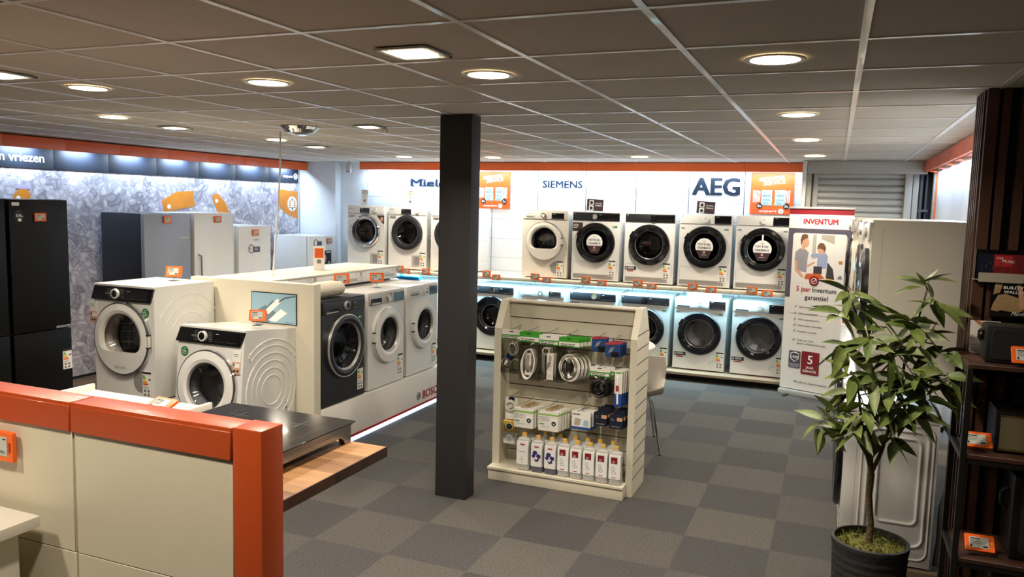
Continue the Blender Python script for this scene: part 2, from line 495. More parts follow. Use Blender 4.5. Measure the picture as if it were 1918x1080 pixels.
# pier in the left back corner, wall left with dark band and printed mural
B = MB().m('white_wall'); B.box(XL+.005, -6.86, 9.87, 10.2, 0, CEIL-.004)
B.build('wall_pier', bevel=.002, kind='structure')
B = MB().m('white_wall'); B.box(XL-.1, XL-.005, YF, 10.3, 0, CEIL); B.build('wall_left', smooth=False, kind='structure')
B = MB().m('navy_band')
for k in range(8): B.box(XL-.004, XL+.012, 9.82-.668*(k+1)+.002, 9.82-.668*k, 2.237, 2.55)
B.build('trim_3', bevel=.001, kind='structure')
B = MB().m('orange_fascia_lit')
for k in range(9): B.box(XL+.12, XL+.15, 9.86-.668*(k+1)+.001, 9.86-.668*k, 2.43, 2.542)
B.m('plinth_gap_black'); B.box(XL+.10, XL+.13, 3.8, 9.86, 2.54, CEIL-.003)  # black strip for the shadow gap, as above the back fascia
B.build('trim_4', bevel=.003, kind='structure')

root = thing('mural', 'printed wall mural of ice cubes with orange juice bottles behind the fridges', 'mural', (XL, 0, 0), PI/2)
B = MB().m('ice_print'); B.box(3.6, 9.82, -.006, .004, .02, 2.236); B.m('plinth_gap_black'); B.box(3.6, 9.82, -.012, .004, .012, .04); B.build('mural_print', root, smooth=False)
def print_bottle(pts, cap, dot, nm='printed_bottle'):
    B = MB().m('juice').prism(pts, -.0085, -.0062); B.m('cap_print').prism(cap, -.009, -.0062)
    B.m('print_white').lathe([(0, -.0095), (dot[2], -.0092), (dot[2], -.0062)], dot[0], dot[1], 16)
    if dot[2] > .06:
        B.m('juice')
        for k in range(4):
            for s in (-1, 1): B.box(dot[0]+s*.055-.022, dot[0]+s*.055+.022, -.0105, -.0096, dot[1]-.06+k*.03, dot[1]-.045+k*.03)
        B.m('ink'); B.box(dot[0]-.012, dot[0]+.012, -.0105, -.0096, dot[1]-.09, dot[1]-.05); B.prism([(dot[0]-.02, dot[1]+.05), (dot[0]+.02, dot[1]+.05), (dot[0], dot[1]+.085)], -.0105, -.0096)
    B.build(nm, root, smooth=False)
print_bottle([(5.33, 1.80), (5.53, 1.80), (5.55, 1.97), (5.52, 2.03), (5.43, 2.03), (5.38, 1.98)], [(5.40, 2.03), (5.55, 2.03), (5.55, 2.07), (5.41, 2.075)], (5.42, 1.94, .022))
print_bottle([(7.24, 1.80), (7.75, 1.88), (7.72, 2.07), (7.45, 2.05), (7.30, 1.98), (7.20, 1.93)], [(7.17, 1.94), (7.22, 1.78), (7.25, 1.80), (7.21, 1.95)], (7.33, 1.87, .028))
print_bottle([(8.20, 1.72), (8.40, 1.74), (8.28, 1.94), (8.15, 2.05), (8.05, 2.01), (8.08, 1.93)], [(8.02, 2.00), (8.14, 2.07), (8.12, 2.10), (8.00, 2.03)], (8.13, 1.95, .026))
print_bottle([(9.33, 1.94), (9.50, 1.80), (9.81, 1.70), (9.81, 2.11), (9.50, 2.13), (9.38, 2.13)], [(9.24, 1.97), (9.31, 1.93), (9.37, 2.14), (9.30, 2.17)], (9.68, 1.93, .11))
# lettering on the dark band
B = MB().m('print_white'); B.text('koelen en vriezen', 5.705, 2.302, .086, 0, align='R', bold=.03, depth=.003, width=.92)
root = thing('wall_lettering', "white letters ending in 'n vriezen' on the dark band above the ice mural", 'lettering', (XL+.013, 0, 0), PI/2)
B.build('letters', root, smooth=False)
root = thing('shop_logo', 'small white shop logo with round mark at the right end of the dark band', 'logo', (XL+.013, 0, 0), PI/2)
B = MB().m('print_white'); B.text('expert', 9.47, 2.315, .036, 0, bold=.04, width=.21, depth=.003)
B.lathe([(.028, -.001), (.028, -.004), (.045, -.004), (.045, -.001)], 9.755, 2.335, 20)
for a in (.8, 2.3, 3.9, 5.5): B.tube([(9.755, -.003, 2.335), (9.755+.03*math.cos(a), -.003, 2.335+.03*math.sin(a))], .004, 4)
B.build('letters', root, smooth=False)

# right hand side: shutter, columns, tiled wall with orange fascia
B = MB().m('white_board'); B.box(-.378, -.335, 9.42, 9.56, 0, CEIL-.004); B.build('trim_5', bevel=.002, kind='structure')
B = MB().m('beige_frame'); B.box(-.33, .87, 9.5, 9.85, 2.42, CEIL-.004); B.box(-.33, -.28, 9.52, 9.9, 0, 2.42); B.box(-.26, -.21, 9.55, 9.9, 0, 2.42)
B.box(.665, .735, 9.52, 9.9, 0, 2.42); B.box(.745, .80, 9.56, 9.9, 0, 2.42); B.m('dark_frame'); B.box(-.29, -.26, 9.58, 9.9, 0, 2.42); B.box(-.3, 1.1, 9.91, 9.95, 0, 2.5)
B.build('trim_6', bevel=.003, kind='structure')
B = MB().m('shutter_steel'); z = 0.0
pts = []
while z < 2.41:
    pts += [(9.64, z), (9.612, z+.012), (9.606, z+.035), (9.612, z+.06), (9.64, z+.068)]; z += .074
pts += [(9.66, z), (9.66, 0)]
B.prismx([(y, zz) for y, zz in pts], -.21, .665)
B.build('door_1', angle=25, kind='structure')
B = MB().m('pipe_grey'); B.tube([(.83, 9.62, 0), (.83, 9.62, 2.42)], .018, 10); B.tube([(.885, 9.66, 0), (.885, 9.66, 2.42)], .014, 10)
B.box(.81, .905, 9.6, 9.68, 2.02, 2.045); B.box(.81, .905, 9.6, 9.68, 1.2, 1.225)
tag(B.build('wall_pipes'), 'two grey vertical pipes in the corner right of the roller shutter', 'pipes')
B = MB().m('beige_frame'); B.box(.93, 3.2, 9.45, 9.56, 0, CEIL)
B.build('wall_corner', smooth=False, kind='structure')
B = MB().m('white_wall')
for k in range(8):
    for z0, z1 in ((0, .4), (.4, .8), (.8, 1.2), (1.2, 1.6), (1.6, 1.92), (1.92, 2.55)):
        B.box(.96, 1.0, 9.42-.62*(k+1)+.004, 9.42-.62*k, z0+.0015, z1-.0015)
B.m('plastic_white'); B.box(1.0, 1.08, 4.485, 9.44, 0, 2.55)
B.build('wall_right', smooth=False, kind='structure')
B = MB().m('orange_fascia_lit')
for k in range(8): B.box(.835, .86, 9.49-.668*(k+1)+.001, 9.49-.668*k, 2.435, 2.548)
B.build('trim_7', bevel=.002, kind='structure')
# little orange pennants lamp brackets under the fascia
B = MB().m('orange_tag')
for k in range(8):
    y = 9.25-.62*k; B.add([(.862, y, 2.432), (.862, y-.30, 2.432), (.955, y-.02, 2.432), (.862, y, 2.428), (.862, y-.30, 2.428), (.955, y-.02, 2.428)], [(0, 1, 2), (5, 4, 3), (0, 3, 4, 1), (1, 4, 5, 2), (2, 5, 3, 0)])
B.build('trim_8', smooth=False, kind='structure')
B = MB().m('orange_fascia_lit'); B.box(.945, .96, 9.40, 9.43, 0, 2.43); B.build('trim_9', smooth=False, kind='structure')
# far walls behind the camera
B = MB().m('cream_board'); B.box(XL, XR, YF-.1, YF, 0, CEIL); B.build('wall_front', smooth=False, kind='structure')
B = MB().m('cream_board'); B.box(XR, XR+.1, YF, 4.6, 0, CEIL); B.build('wall_side', smooth=False, kind='structure')

# dark slatted wall on the right, its end facing the aisle
B = MB().m('black_matte'); B.box(.625, XR, 4.215, 4.48, 0, CEIL-.004)
B.m('black_matte'); B.box(.612, .626, 4.2, 4.48, 0, CEIL-.004)
B.m('slat_brown'); x = .66
while x < 2.6:
    B.box(x, x+.036, 4.17, 4.216, 0, CEIL-.005); x += .074
for k in range(5):
    B.box(.592, .612, 4.205+k*.052, 4.205+k*.052+.028, 0, CEIL-.005)
B.box(.6, .648, 4.165, 4.20, 0, CEIL-.005)
B.build('wall_slatted', bevel=.002, seg=1, kind='structure')

# pillar
B = MB().m('pillar_paint'); B.box(-2.425, -2.195, 4.655, 4.79, 0, CEIL-.004)
B.build('wall_pillar', bevel=.004, kind='structure')

# ------------------------------------------------------------------ ceiling fittings
def round_light():
    t = thing('ceiling_light', '', 'ceiling light')
    B = MB().m('plastic_white').lathez([(.092, -.004), (.112, -.006), (.114, 0)], n=36); B.build('trim_ring', t)
    B = MB().m('lamp_disc').lathez([(0, -.0055), (.092, -.0045)], n=36); B.build('diffuser', t)
    l = bpy.data.lights.new('downlight', 'AREA'); l.shape = 'DISK'; l.size = .17; l.energy = 15; l.color = WARM; l.spread = math.radians(150)
    o = bpy.data.objects.new('downlight', l); COL.objects.link(o); o.parent = t; o.location = (0, 0, -.009)
    return t
RL = [(-1.47, 3.278, 'round ceiling downlight just in front of the dark pillar'), (-.252, 3.218, 'largest round ceiling downlight, upper right'),
      (-2.643, 3.232, 'round ceiling downlight left of the square light, front row'), (-3.775, 3.151, 'leftmost whole round downlight of the front row'),
      (-4.951, 4.341, 'small round downlight at left, left of the square spotlight by the fridge wall'), (-.246, 5.032, 'second round downlight from the front in the right hand column'),
      (-.256, 6.783, 'third round downlight from the front in the right hand column'), (-.241, 8.664, 'farthest round downlight in front of the roller shutter'),
      (-2.076, 8.799, 'round downlight above the machines between the two dark-lettered wall names'), (-5.061, 8.755, 'round downlight at the back left, left of the pillar'),
      (-5.04, 6.28, 'round downlight left of the hanging cable'), (-3.898, 8.87, 'round downlight at the back just right of the pillar'),
      (-1.5, 1.0, 'round downlight behind the camera'), (-3.0, .9, 'round downlight above the orange partition')]
first = None
for x, y, lab in RL:
    if first is None:
        first = round_light(); first.location = (x, y, CEIL-.003); first['label'] = lab; first['group'] = 'round ceiling downlights'
    else: dup(first, (x, y, CEIL-.003), label=lab)
def square_light(x, y, w, lab, on=True, e=9):
    t = thing('spot_light', lab, 'spotlight', (x, y, CEIL-.005), 0, 'square ceiling spotlights')
    h = w/2
    B = MB().m('plastic_white'); B.box(-h, h, -h, -h+.02, -.008, 0); B.box(-h, h, h-.02, h, -.008, 0); B.box(-h, -h+.02, -h, h, -.008, 0); B.box(h-.02, h, -h, h, -.008, 0); B.build('frame', t, bevel=.002)
    B = MB().m('steel'); B.box(-h+.02, h-.02, -h+.02, h-.02, -.003, 0); B.build('reflector', t)
    B = MB().m('lamp_disc'); B.box(-h+.035, h-.035, -h+.045, h-.045, -.012, -.003); B.build('lamp', t, bevel=.003)
    l = bpy.data.lights.new('spot_area', 'AREA'); l.shape = 'SQUARE'; l.size = w-.08; l.energy = e; l.color = WARM; l.spread = math.radians(140)
    o = bpy.data.objects.new('spot_area', l); COL.objects.link(o); o.parent = t; o.location = (0, 0, -.015)
    return t
square_light(-1.537, 2.723, .22, 'square ceiling spotlight nearest the camera, upper centre')
square_light(-3.80, 2.686, .22, 'square ceiling spotlight cut by the left edge of the photo')
square_light(-5.083, 5.055, .20, 'square spotlight near the fridge wall, left of the round chrome fitting')
square_light(-5.147, 7.053, .20, 'square spotlight right of the hanging cable near the back')
square_light(-3.337, 5.236, .18, 'narrow square spotlight left of the pillar, turned away', e=5)
# chrome dome speaker-like fitting and its hanging cable
t = thing('ceiling_fitting', 'round chrome domed ceiling fitting with a cable hanging from it', 'ceiling fitting', (-3.967, 5.222, CEIL-.005))
B = MB().m('chrome').lathez([(.0, -.062), (.06, -.06), (.11, -.046), (.135, -.02), (.155, -.004), (.16, 0)], n=40); B.build('dome', t)
B = MB().m('plastic_white'); B.tube([(-4.215, 5.30, CEIL-.03), (-4.23, 5.31, 2.2), (-4.27, 5.32, 1.8), (-4.33, 5.335, 1.347)], .0075, 8)
tag(B.build('hanging_cable'), 'thin white cable hanging from the ceiling down to the island ledge', 'cable')
B = MB().m('beige_frame'); B.box(-3.325, -3.28, 5.39, 5.42, CEIL-.035, CEIL-.005)
tag(B.build('ceiling_sensor', bevel=.004), 'small beige box sensor on the ceiling left of the pillar', 'sensor')
t = thing('motion_detector', 'small grey motion detector on the wall top left of the back fascia', 'motion detector', (-6.53, 9.70, 2.40))
B = MB().m('panel_silver'); B.box(-.035, .035, 0, .05, -.0, .12); B.build('housing', t, bevel=.008)
B = MB().m('beige_frame'); B.box(-.012, .012, .01, .035, .118, .155); B.build('bracket', t)
B = MB().m('ink'); B.box(-.02, .02, -.001, .001, .012, .02); B.build('lens', t)

# ------------------------------------------------------------------ washing machines and dryers
def energy_label(parent, x, z, y=-.002, w=.085, h=.19, worst=4):
    B = MB().m('label_card').box(x-w/2, x+w/2, y-.0015, y, z, z+h)
    B.m('label_dark').box(x-w/2, x+w/2, y-.0022, y-.0015, z+h*.92, z+h)
    for k, c in enumerate(('el_green', 'el_green', 'el_lime', 'el_yellow', 'el_orange', 'el_orange', 'el_red')):
        zz = z+h*(.86-.055*k); B.m(c).box(x-w*.44, x-w*.44+w*(.18+.065*k), y-.0022, y-.0015, zz-h*.045, zz)
    B.m('ink').box(x+w*.2, x+w*.42, y-.0022, y-.0015, z+h*.68, z+h*.74)
    B.m('ink_soft')
    B.lines(x-w*.4, x+w*.35, z+h*.42, h*.05, 2, h*.02, y-.0015, 3)
    for i in range(2):
        for j in range(2): B.rrect(x-w*.36+i*w*.4, x-w*.36+i*w*.4+w*.26, z+h*.05+j*h*.15, z+h*.15+j*h*.15, .003, y-.002, y-.0015, 2)
    B.build('energy_label', parent, smooth=False)

def body_mesh(w, d, h, cx, cz, rh, mat, depth0=.0, bev=.012, side='plain', hole=True):
    """cabinet with a round opening in its front."""
    hw = w/2; B = MB().m(mat)
    x0, x1, z0, z1 = -hw, hw, .012, h
    # shell: back, sides, top, bottom
    vs = [(x0,0,z0),(x1,0,z0),(x1,d,z0),(x0,d,z0),(x0,0,z1),(x1,0,z1),(x1,d,z1),(x0,d,z1)]
    B.add(vs, [(0,3,2,1),(4,5,6,7),(1,2,6,5),(2,3,7,6),(3,0,4,7)])
    if hole:
        angs = [2*PI*i/36 for i in range(36)]
        for px, pz in ((x0,z0),(x1,z0),(x1,z1),(x0,z1)): angs.append(math.atan2(pz-cz, px-cx) % (2*PI))
        angs = sorted(set(round(a, 6) for a in angs)); inn = []; out = []
        for a in angs:
            c, s = math.cos(a), math.sin(a)
            tx = ((x1 if c > 0 else x0)-cx)/c if abs(c) > 1e-9 else 1e9
            tz = ((z1 if s > 0 else z0)-cz)/s if abs(s) > 1e-9 else 1e9
            q = min(tx, tz); out.append((cx+q*c, 0, cz+q*s)); inn.append((cx+rh*c, 0, cz+rh*s))
        n = len(angs); B.add(out+inn, [(i, (i+1) % n, (i+1) % n+n, i+n) for i in range(n)])
    else: B.add(vs, [(0, 1, 5, 4)])
    B.m('black_matte').box(-hw+.04, hw-.04, .05, d-.05, 0, .012)
    return B

def side_arcs(B, x, cy, cz, radii, r=.006, a0=0, a1=2*PI, mat=None):
    if mat: B.m(mat)
    for k, R in enumerate(radii):
        s, e = (a0, a1) if not isinstance(a0, (list, tuple)) else (a0[k], a1[k])
        n = 36; full = abs((e-s)-2*PI) < 1e-3
        pts = [(x, cy+R*math.cos(s+(e-s)*i/(n if full else n-1)), cz+R*math.sin(s+(e-s)*i/(n if full else n-1))) for i in range(n)]
        B.tube(pts, r, 6, closed=full)

def machine(name, label, cat, S, group=None):
    """front at y=0 facing -Y, base at z=0, centred on x=0."""
    t = thing(name, label, cat, group=group)
    w, d, h = S.get('w', .597), S.get('d', .59), S.get('h', .845)
    bm_ = S.get('body', 'enamel'); cx, cz = S.get('cx', 0), S.get('cz', .44)
    R, rg = S.get('R', .24), S.get('rg', .165)
    B = body_mesh(w, d, h, cx, cz, R-.02, bm_)
    B.m(bm_)
    if 'arcs' in S: S['arcs'](B, w, d, h)
    ph = S.get('ph', .115)
    # seam lines: panel and plinth
    B.m('ink_soft').box(-w/2+.004, w/2-.004, -.0008, .001, h-ph-.0015, h-ph)
    if S.get('plinth'): B.box(-w/2+.004, w/2-.004, -.0008, .001, S['plinth']-.0015, S['plinth'])
    B.m(bm_).lathez([(.0, h+.0015), (.075, h+.0015), (.08, h)], cx=0, cy=.2, sy=.7)
    B.build('cabinet', t, bevel=.007, seg=2)
    # control panel
    pm = S.get('panel', bm_); pz0, pz1 = h-ph+.008, h-.012
    px = S.get('px', (-w/2+.006, w/2-.006))
    B = MB().m(pm)
    if S.get('slant'): B.prism([(px[0]-.02, pz0), (px[1]-.02, pz0), (px[1]+.02, pz1), (px[0]+.02, pz1)], -.016, .001)
    else: B.box(px[0], px[1], -.009, .001, pz0, pz1)
    pc = B.build('control_panel', t, bevel=.004)
    yf = -.016 if S.get('slant') else -.009
    if 'disp' in S:
        a, b2, c, e = S['disp']; B = MB().m('black_gloss').box(a, b2, yf-.004, yf+.001, h+c, h+e)
        B.m('ink_soft')
        for k in range(8): B.box(a+.012+k*(b2-a-.02)/8, a+.012+k*(b2-a-.02)/8+.006, yf-.0046, yf-.004, h+c+.008, h+c+.013)
        B.m('print_white').box(a+.02, a+.05, yf-.0046, yf-.004, h+e-.014, h+e-.011)
        B.build('display', pc, bevel=.0015, seg=1)
    if 'dial' in S:
        a, c, r, ma, mb = S['dial']
        B = MB(); B.lathe([(r*1.02, yf+.001), (r, yf-.016), (r*.72, yf-.018)], a, h+c, 28, mats=[ma, ma]); B.m(mb).lathe([(r*.72, yf-.018), (0, yf-.017)], a, h+c, 28)
        B.m('ink').box(a-.0012, a+.0012, yf-.0195, yf-.017, h+c+r*.3, h+c+r*.95)
        B.build('dial', pc)
        if S.get('ticks'):
            B = MB().m(S['ticks'])
            for k in range(6):
                for s in (-1, 1): B.box(a+s*(r+.028)-.018, a+s*(r+.028)+.018, yf-.0008, yf, h+c-.032+k*.0125, h+c-.0305+k*.0125)
            B.build('programme_marks', pc, smooth=False)
    if 'drawer' in S:
        a, b2, c, e = S['drawer']; B = MB().m(S.get('drawer_mat', pm)).box(a, b2, yf-.003, yf+.001, h+c, h+e)
        B.m('ink' if S.get('drawer_mat', pm) != 'black_gloss' else 'panel_silver').box(a+.012, b2-.012, yf-.0036, yf-.0028, h+c+.004, h+c+(e-c)*.35)
        B.build('detergent_drawer', pc, bevel=.002, seg=1)
    if 'badge_text' in S:
        s, a, c, hh, mt = S['badge_text']; B = MB().m(mt).text(s, a, h+c, hh, yf); B.build('brand_lettering', pc, smooth=False)
    # door
    rim, face = S.get('rim', 'enamel'), S.get('face', 'enamel'); clip = S.get('clip')
    B = MB()
    cl = [None, None, None, clip, clip, clip] if clip else None
    B.lathe([(R, .002), (R, -.022), (R-.010, -.036), (rg+.03, -.042), (rg+.006, -.034), (rg, -.014)], cx, cz, 48,
            clip=cl, mats=[rim, rim, face, face, S.get('inner', face)])
    door = B.build('door', t, angle=50)
    if S.get('rimring'):
        B = MB().m(S['rimring']).tube([(cx+(R-.006)*math.cos(2*PI*k/48), -.030, cz+(R-.006)*math.sin(2*PI*k/48)) for k in range(48)], .006, 6, closed=True)
        B.build('door_rim', door)
    B = MB().m(S.get('glass', 'door_glass_dark'))
    c3 = [clip]*4 if clip else None
    B.lathe([(rg, -.016), (rg*.93, -.004), (rg*.75, .035), (rg*.55, .05)], cx, cz, 40, clip=c3)
    if clip: c4 = [clip, clip]
    B.lathe([(rg*.55, .05), (0, .055)], cx, cz, 40, clip=[clip, None] if clip else None)
    B.build('door_glass', door)
    if not clip:
        B = MB().m('steel').tube([(cx+rg*.985*math.cos(2*PI*k/40), -.015, cz+rg*.985*math.sin(2*PI*k/40)) for k in range(40)], .0035, 6, closed=True)
        B.build('glass_glint_ring', door)  # added steel ring, stands in for light arcs along the glass edge
    if 'handle' in S:
        kind = S['handle']
        if kind == 'lug':     # raised grip at the upper left of a black ring
            B = MB().m(rim); a0 = math.radians(150)
            B.at(cx+(R+.002)*math.cos(a0), -.02, cz+(R+.002)*math.sin(a0), ry=-(a0-PI/2)).box(-.04, .04, -.018, .018, -.012, .008)
            B.build('door_handle', door, bevel=.006)
        elif kind in ('clipR', 'clipL'):
            s = 1 if kind == 'clipR' else -1
            B = MB().m(S.get('handle_mat', 'enamel_cream')); pts = [(cx+s*(R-.004)*math.cos(q), -.026, cz+(R-.004)*math.sin(q)) for q in [math.radians(-9+18*k/8) for k in range(9)]]
            B.tube(pts, .010, 8); B.m('ink')
            for q in (-10, 10): B.box(cx+s*(R-.004)*math.cos(math.radians(q))-.012, cx+s*(R-.004)*math.cos(math.radians(q))+.012, -.038, -.012, cz+(R-.004)*math.sin(math.radians(q))-.005, cz+(R-.004)*math.sin(math.radians(q))+.005)
            B.build('door_handle', door)
    # gasket and drum
    B = MB()
    gm = S.get('gasket', 'gasket'); dm = S.get('drum', 'drum_dark')
    B.lathe([(R-.019, 0), (rg+.012, .03), (rg-.006, .075), (rg*.98, .1), (rg*1.3, .115), (rg*1.3, .33), (rg*.8, .36), (0, .365)], cx, cz, 36,
            mats=[gm, gm, gm, gm, dm, dm, dm], clip=None)
    if S.get('rack'):
        B.m('steel')
        for zz in (-.05, .03, .09): B.tube([(cx-rg*.8, .10, cz+zz), (cx+rg*.85, .10, cz+zz+.02)], .003, 6)
        for xx in (-.07, .06): B.tube([(cx+xx, .10, cz-rg*.6), (cx+xx+.02, .10, cz+rg*.8)], .003, 6)
        B.rrect(cx-.01, cx+.1, cz-.06, cz+.09, .02, .09, .098)
    else:
        B.m('drum')
        for q in (.5, 2.6, 4.7): B.at(cx, 0, cz, ry=-q).box(rg*.75, rg*1.3, .12, .33, -.02, .02); B.at()
    B.build('drum', t, angle=45)
    if S.get('laundry'):
        rnd = random.Random(S['laundry']); B = MB().m('laundry')
        for k in range(9):
            x = cx+rnd.uniform(-.09, .09); z = cz-rg*.45+rnd.uniform(-.04, .09)
            B.tube([(x-.07, .2, z-.03), (x-.03, .17, z+.02), (x+.03, .16, z+.03), (x+.08, .2, z-.02)], [.02, .04, .045, .02], 7)
        B.build('laundry', t)
    # lower front
    for kind in S.get('low', ()):
        if kind == 'grille':
            B = MB().m('panel_silver').box(-w/2+.02, w/2-.07, -.003, .001, .03, .085); B.m('ink_soft')
            n = 56
            for k in range(n): q = -w/2+.026+k*(w-.105)/n; B.box(q, q+.003, -.0045, -.003, .034, .081)
            B.build('grille', t, smooth=False)
        if kind == 'flap':
            B = MB().m('ink_soft'); z0, z1, q = .10, .235, w/2-.02
            B.box(-q, q, -.0012, .0, z1, z1+.0016); B.box(-q, -q+.0015, -.0012, .0, z0, z1); B.box(q-.0015, q, -.0012, .0, z0, z1)
            B.build('service_flap', t, smooth=False)
        if kind == 'round_flap':
            pts = [(w/2-.12+.05*math.cos(q), -.0006, .08+.05*math.sin(q)) for q in [PI*k/12 for k in range(13)]]
            B = MB().m('ink_soft').tube(pts, .0016, 4); B.build('service_flap', t)
        if kind == 'vent_disc':
            B = MB().m('panel_silver').lathe([(.08, -.001), (.08, -.003), (0, -.003)], w/2-.135, .14, 28); B.m('ink_soft')
            for k in range(15):
                zz = -.07+k*.01; q = math.sqrt(.08**2-zz**2)-.002; B.box(w/2-.135-q, w/2-.135+q, -.0042, -.003, .14+zz, .14+zz+.003)
            B.build('vent', t, smooth=False)
        if kind == 'vent_square':
            B = MB().m('panel_silver').box(w/2-.22, w/2-.07, -.003, 0, .05, .2); B.m('ink_soft').box(w/2-.18, w/2-.10, -.0038, -.003, .075, .18); B.m('panel_silver')
            for k in range(12): B.box(w/2-.178, w/2-.102, -.0046, -.0038, .08+k*.008, .083+k*.008)
            B.build('vent', t, smooth=False)
        if kind == 'ten_badge':
            B = MB().m('label_dark').box(-w/2+.012, -w/2+.15, -.0018, 0, .165, .205); B.m('red_stripe').box(-w/2+.04, -w/2+.12, -.0014, 0, .145, .158)
            B.m('print_white').text('10', -w/2+.018, .174, .022, -.0018, bold=.03, depth=.0006); B.lines(-w/2+.055, -w/2+.14, .195, .012, 2, .006, -.0018, 5)
            B.build('badge_sticker', t, smooth=False)
        if kind == 'card_left':
            B = MB().m('card_dark').box(-w/2+.004, -w/2+.13, -.0018, 0, h-.24, h-.135); B.m('print_white'); B.lines(-w/2+.015, -w/2+.1, h-.155, .02, 3, .008, -.0018, 9)
            B.build('promo_sticker', t, smooth=False)
        if kind == 'corner_green':
            B = MB().m('green_sticker').box(w/2-.09, w/2-.035, -.0016, 0, h-.19, h-.165); B.m('print_white').box(w/2-.085, w/2-.06, -.002, -.0015, h-.182, h-.173); B.build('eco_sticker', t, smooth=False)
        if kind == 'corner_marks':
            B = MB().m('ink_soft').box(w/2-.085, w/2-.04, -.0014, 0, h-.175, h-.158); B.box(-w/2+.02, -w/2+.06, -.0014, 0, h-.17, h-.155)
            B.m('el_green').box(w/2-.085, w/2-.06, -.0018, -.0013, h-.175, h-.165)
            B.build('small_stickers', t, smooth=False)
        if kind == 'corner_card':
            B = MB().m('card_dark').prism([(w/2-.12, h-.13), (w/2-.02, h-.24), (w/2-.004, h-.24), (w/2-.004, h-.125), (w/2-.12, h-.125)], -.0016, 0)
            B.m('skin_print').box(w/2-.06, w/2-.02, -.0022, -.0015, h-.2, h-.15); B.build('promo_sticker', t, smooth=False)
        if kind == 'cashback':
            B = MB().m('print_white'); zc = cz+.005
            B.prism([(cx+.100*math.cos(q), zc+.100*math.sin(q)) for q in [-.40+(PI+.8)*k/24 for k in range(25)]], -.048, -.046)
            B.m('card_dark').prism([(cx-.09, zc-.040), (cx-.05, zc-.13), (cx+.05, zc-.13), (cx+.09, zc-.040)], -.0475, -.046)
            B.m('ink').text('AEG', cx, zc+.060, .011, -.048, align='C'); B.text('TOT €100,-', cx, zc+.018, .024, -.048, width=.155, align='C', bold=.03); B.text('CASHBACK', cx, zc-.022, .024, -.048, width=.158, align='C', bold=.03)
            B.m('skin_print').box(cx-.012, cx+.012, -.0482, -.0475, zc-.075, zc-.05); B.m('print_white'); B.lines(cx-.03, cx+.03, zc-.09, .01, 1, .004, -.0475, 2)
            S.get('strap') and B.m('print_white').box(cx-.009, cx+.009, -.0475, -.046, zc+.10, zc+.16)
            B.build('cashback_disc', door, smooth=False)
    if 'elabel' in S: energy_label(t, *S['elabel'])
    return t

# ------------------------------------------------------------------ back display: platform, shelf, two rows of machines
t = thing('display_platform', 'long low wood-edged platform under the bottom row of machines at the back wall', 'platform', (0, 0, 0))
B = MB().m('shelf_wood').box(-6.75, -.40, 9.11, 9.98, .075, .105); B.build('deck', t, bevel=.003)
B = MB().m('plinth_gap_black').box(-6.7, -.42, 9.25, 9.95, 0, .075); B.build('plinth', t, smooth=False)
t = thing('machine_shelf', 'long pale shelf carrying the upper row of machines on the back wall', 'shelf', (0, 0, 0))
B = MB().m('cream_board')
for a, c in zip([-6.75]+SEAM[1:], SEAM[1:]): B.box(a+.002, c-.002, 9.13, 9.98, 1.045, 1.085)
B.build('board', t, bevel=.003)
for s in SEAM[1:-1]: B = MB().m('white_board').prismx([(9.30, 1.045), (9.96, .965), (9.96, 1.045)], s-.012, s+.012); B.build('bracket', t, smooth=False)

AEG = dict(body='enamel', rim='black_satin', face='black_gloss', R=.243, rg=.158, cz=.45, handle='lug', elabel=(.245, .045))
DRY_A = dict(AEG, panel='graphite', disp=(.02, .285, -.095, -.025), dial=(-.01, -.058, .036, 'chrome', 'panel_silver'), low=('flap', 'grille', 'card_left', 'corner_green', 'cashback'), elabel=(.215, .07), cz=.47, rg=.165, glass='door_glass_dark', badge_text=('AEG', -.28, -.03, .008, 'print_white'))
DRY_B = dict(AEG, panel='graphite', disp=(.01, .285, -.095, -.025), dial=(.04, -.058, .036, 'black_gloss', 'black_gloss'), low=('flap', 'grille', 'ten_badge'), elabel=(.215, .07), cz=.47, rg=.17, rack=True, badge_text=('AEG', -.28, -.03, .008, 'print_white'))
DRY_C = dict(AEG, panel='enamel', disp=(.1, .285, -.105, -.012), dial=(-.0, -.058, .034, 'enamel', 'enamel'), low=('flap', 'grille', 'corner_marks', 'cashback'), elabel=(.215, .07), cz=.47, rg=.17, laundry=3, badge_text=('AEG', -.28, -.03, .008, 'ink_soft'))
W_A = dict(AEG, panel='graphite', disp=(.1, .285, -.1, -.022), dial=(.02, -.058, .036, 'gold', 'panel_silver'), low=('ten_badge', 'round_flap', 'corner_green', 'card_left'), badge_text=('AEG', -.28, -.03, .008, 'print_white'))
W_B = dict(AEG, panel='graphite', disp=(.03, .285, -.1, -.022), dial=(-.005, -.058, .036, 'black_gloss', 'black_gloss'), low=('ten_badge', 'round_flap', 'corner_marks'), badge_text=('AEG', -.28, -.03, .008, 'print_white'), laundry=8)
W_C = dict(AEG, panel='enamel', disp=(.1, .285, -.11, -.015), dial=(.0, -.058, .032, 'enamel', 'enamel'), low=('ten_badge', 'round_flap', 'corner_marks'), R=.25, rg=.17, glass='door_glass', drum='drum', cz=.44, badge_text=('AEG', -.28, -.03, .008, 'ink_soft'), drawer=(-.28, -.11, -.104, -.045), drawer_mat='enamel')
SIEM_D = dict(body='enamel_cream', panel='enamel_cream', rim='steel', face='enamel_cream', R=.243, rg=.165, cz=.465, clip=.095, disp=(.09, .25, -.1, -.03), dial=(-.02, -.06, .03, 'chrome', 'enamel'), low=('vent_disc',), elabel=(.21, .03, -.005), rack=True, handle='clipR', plinth=.235, inner='panel_silver', drawer=(-.25, -.14, -.09, -.065), drawer_mat='panel_silver', badge_text=('SIEMENS', -.225, -.045, .01, 'ink_soft'))
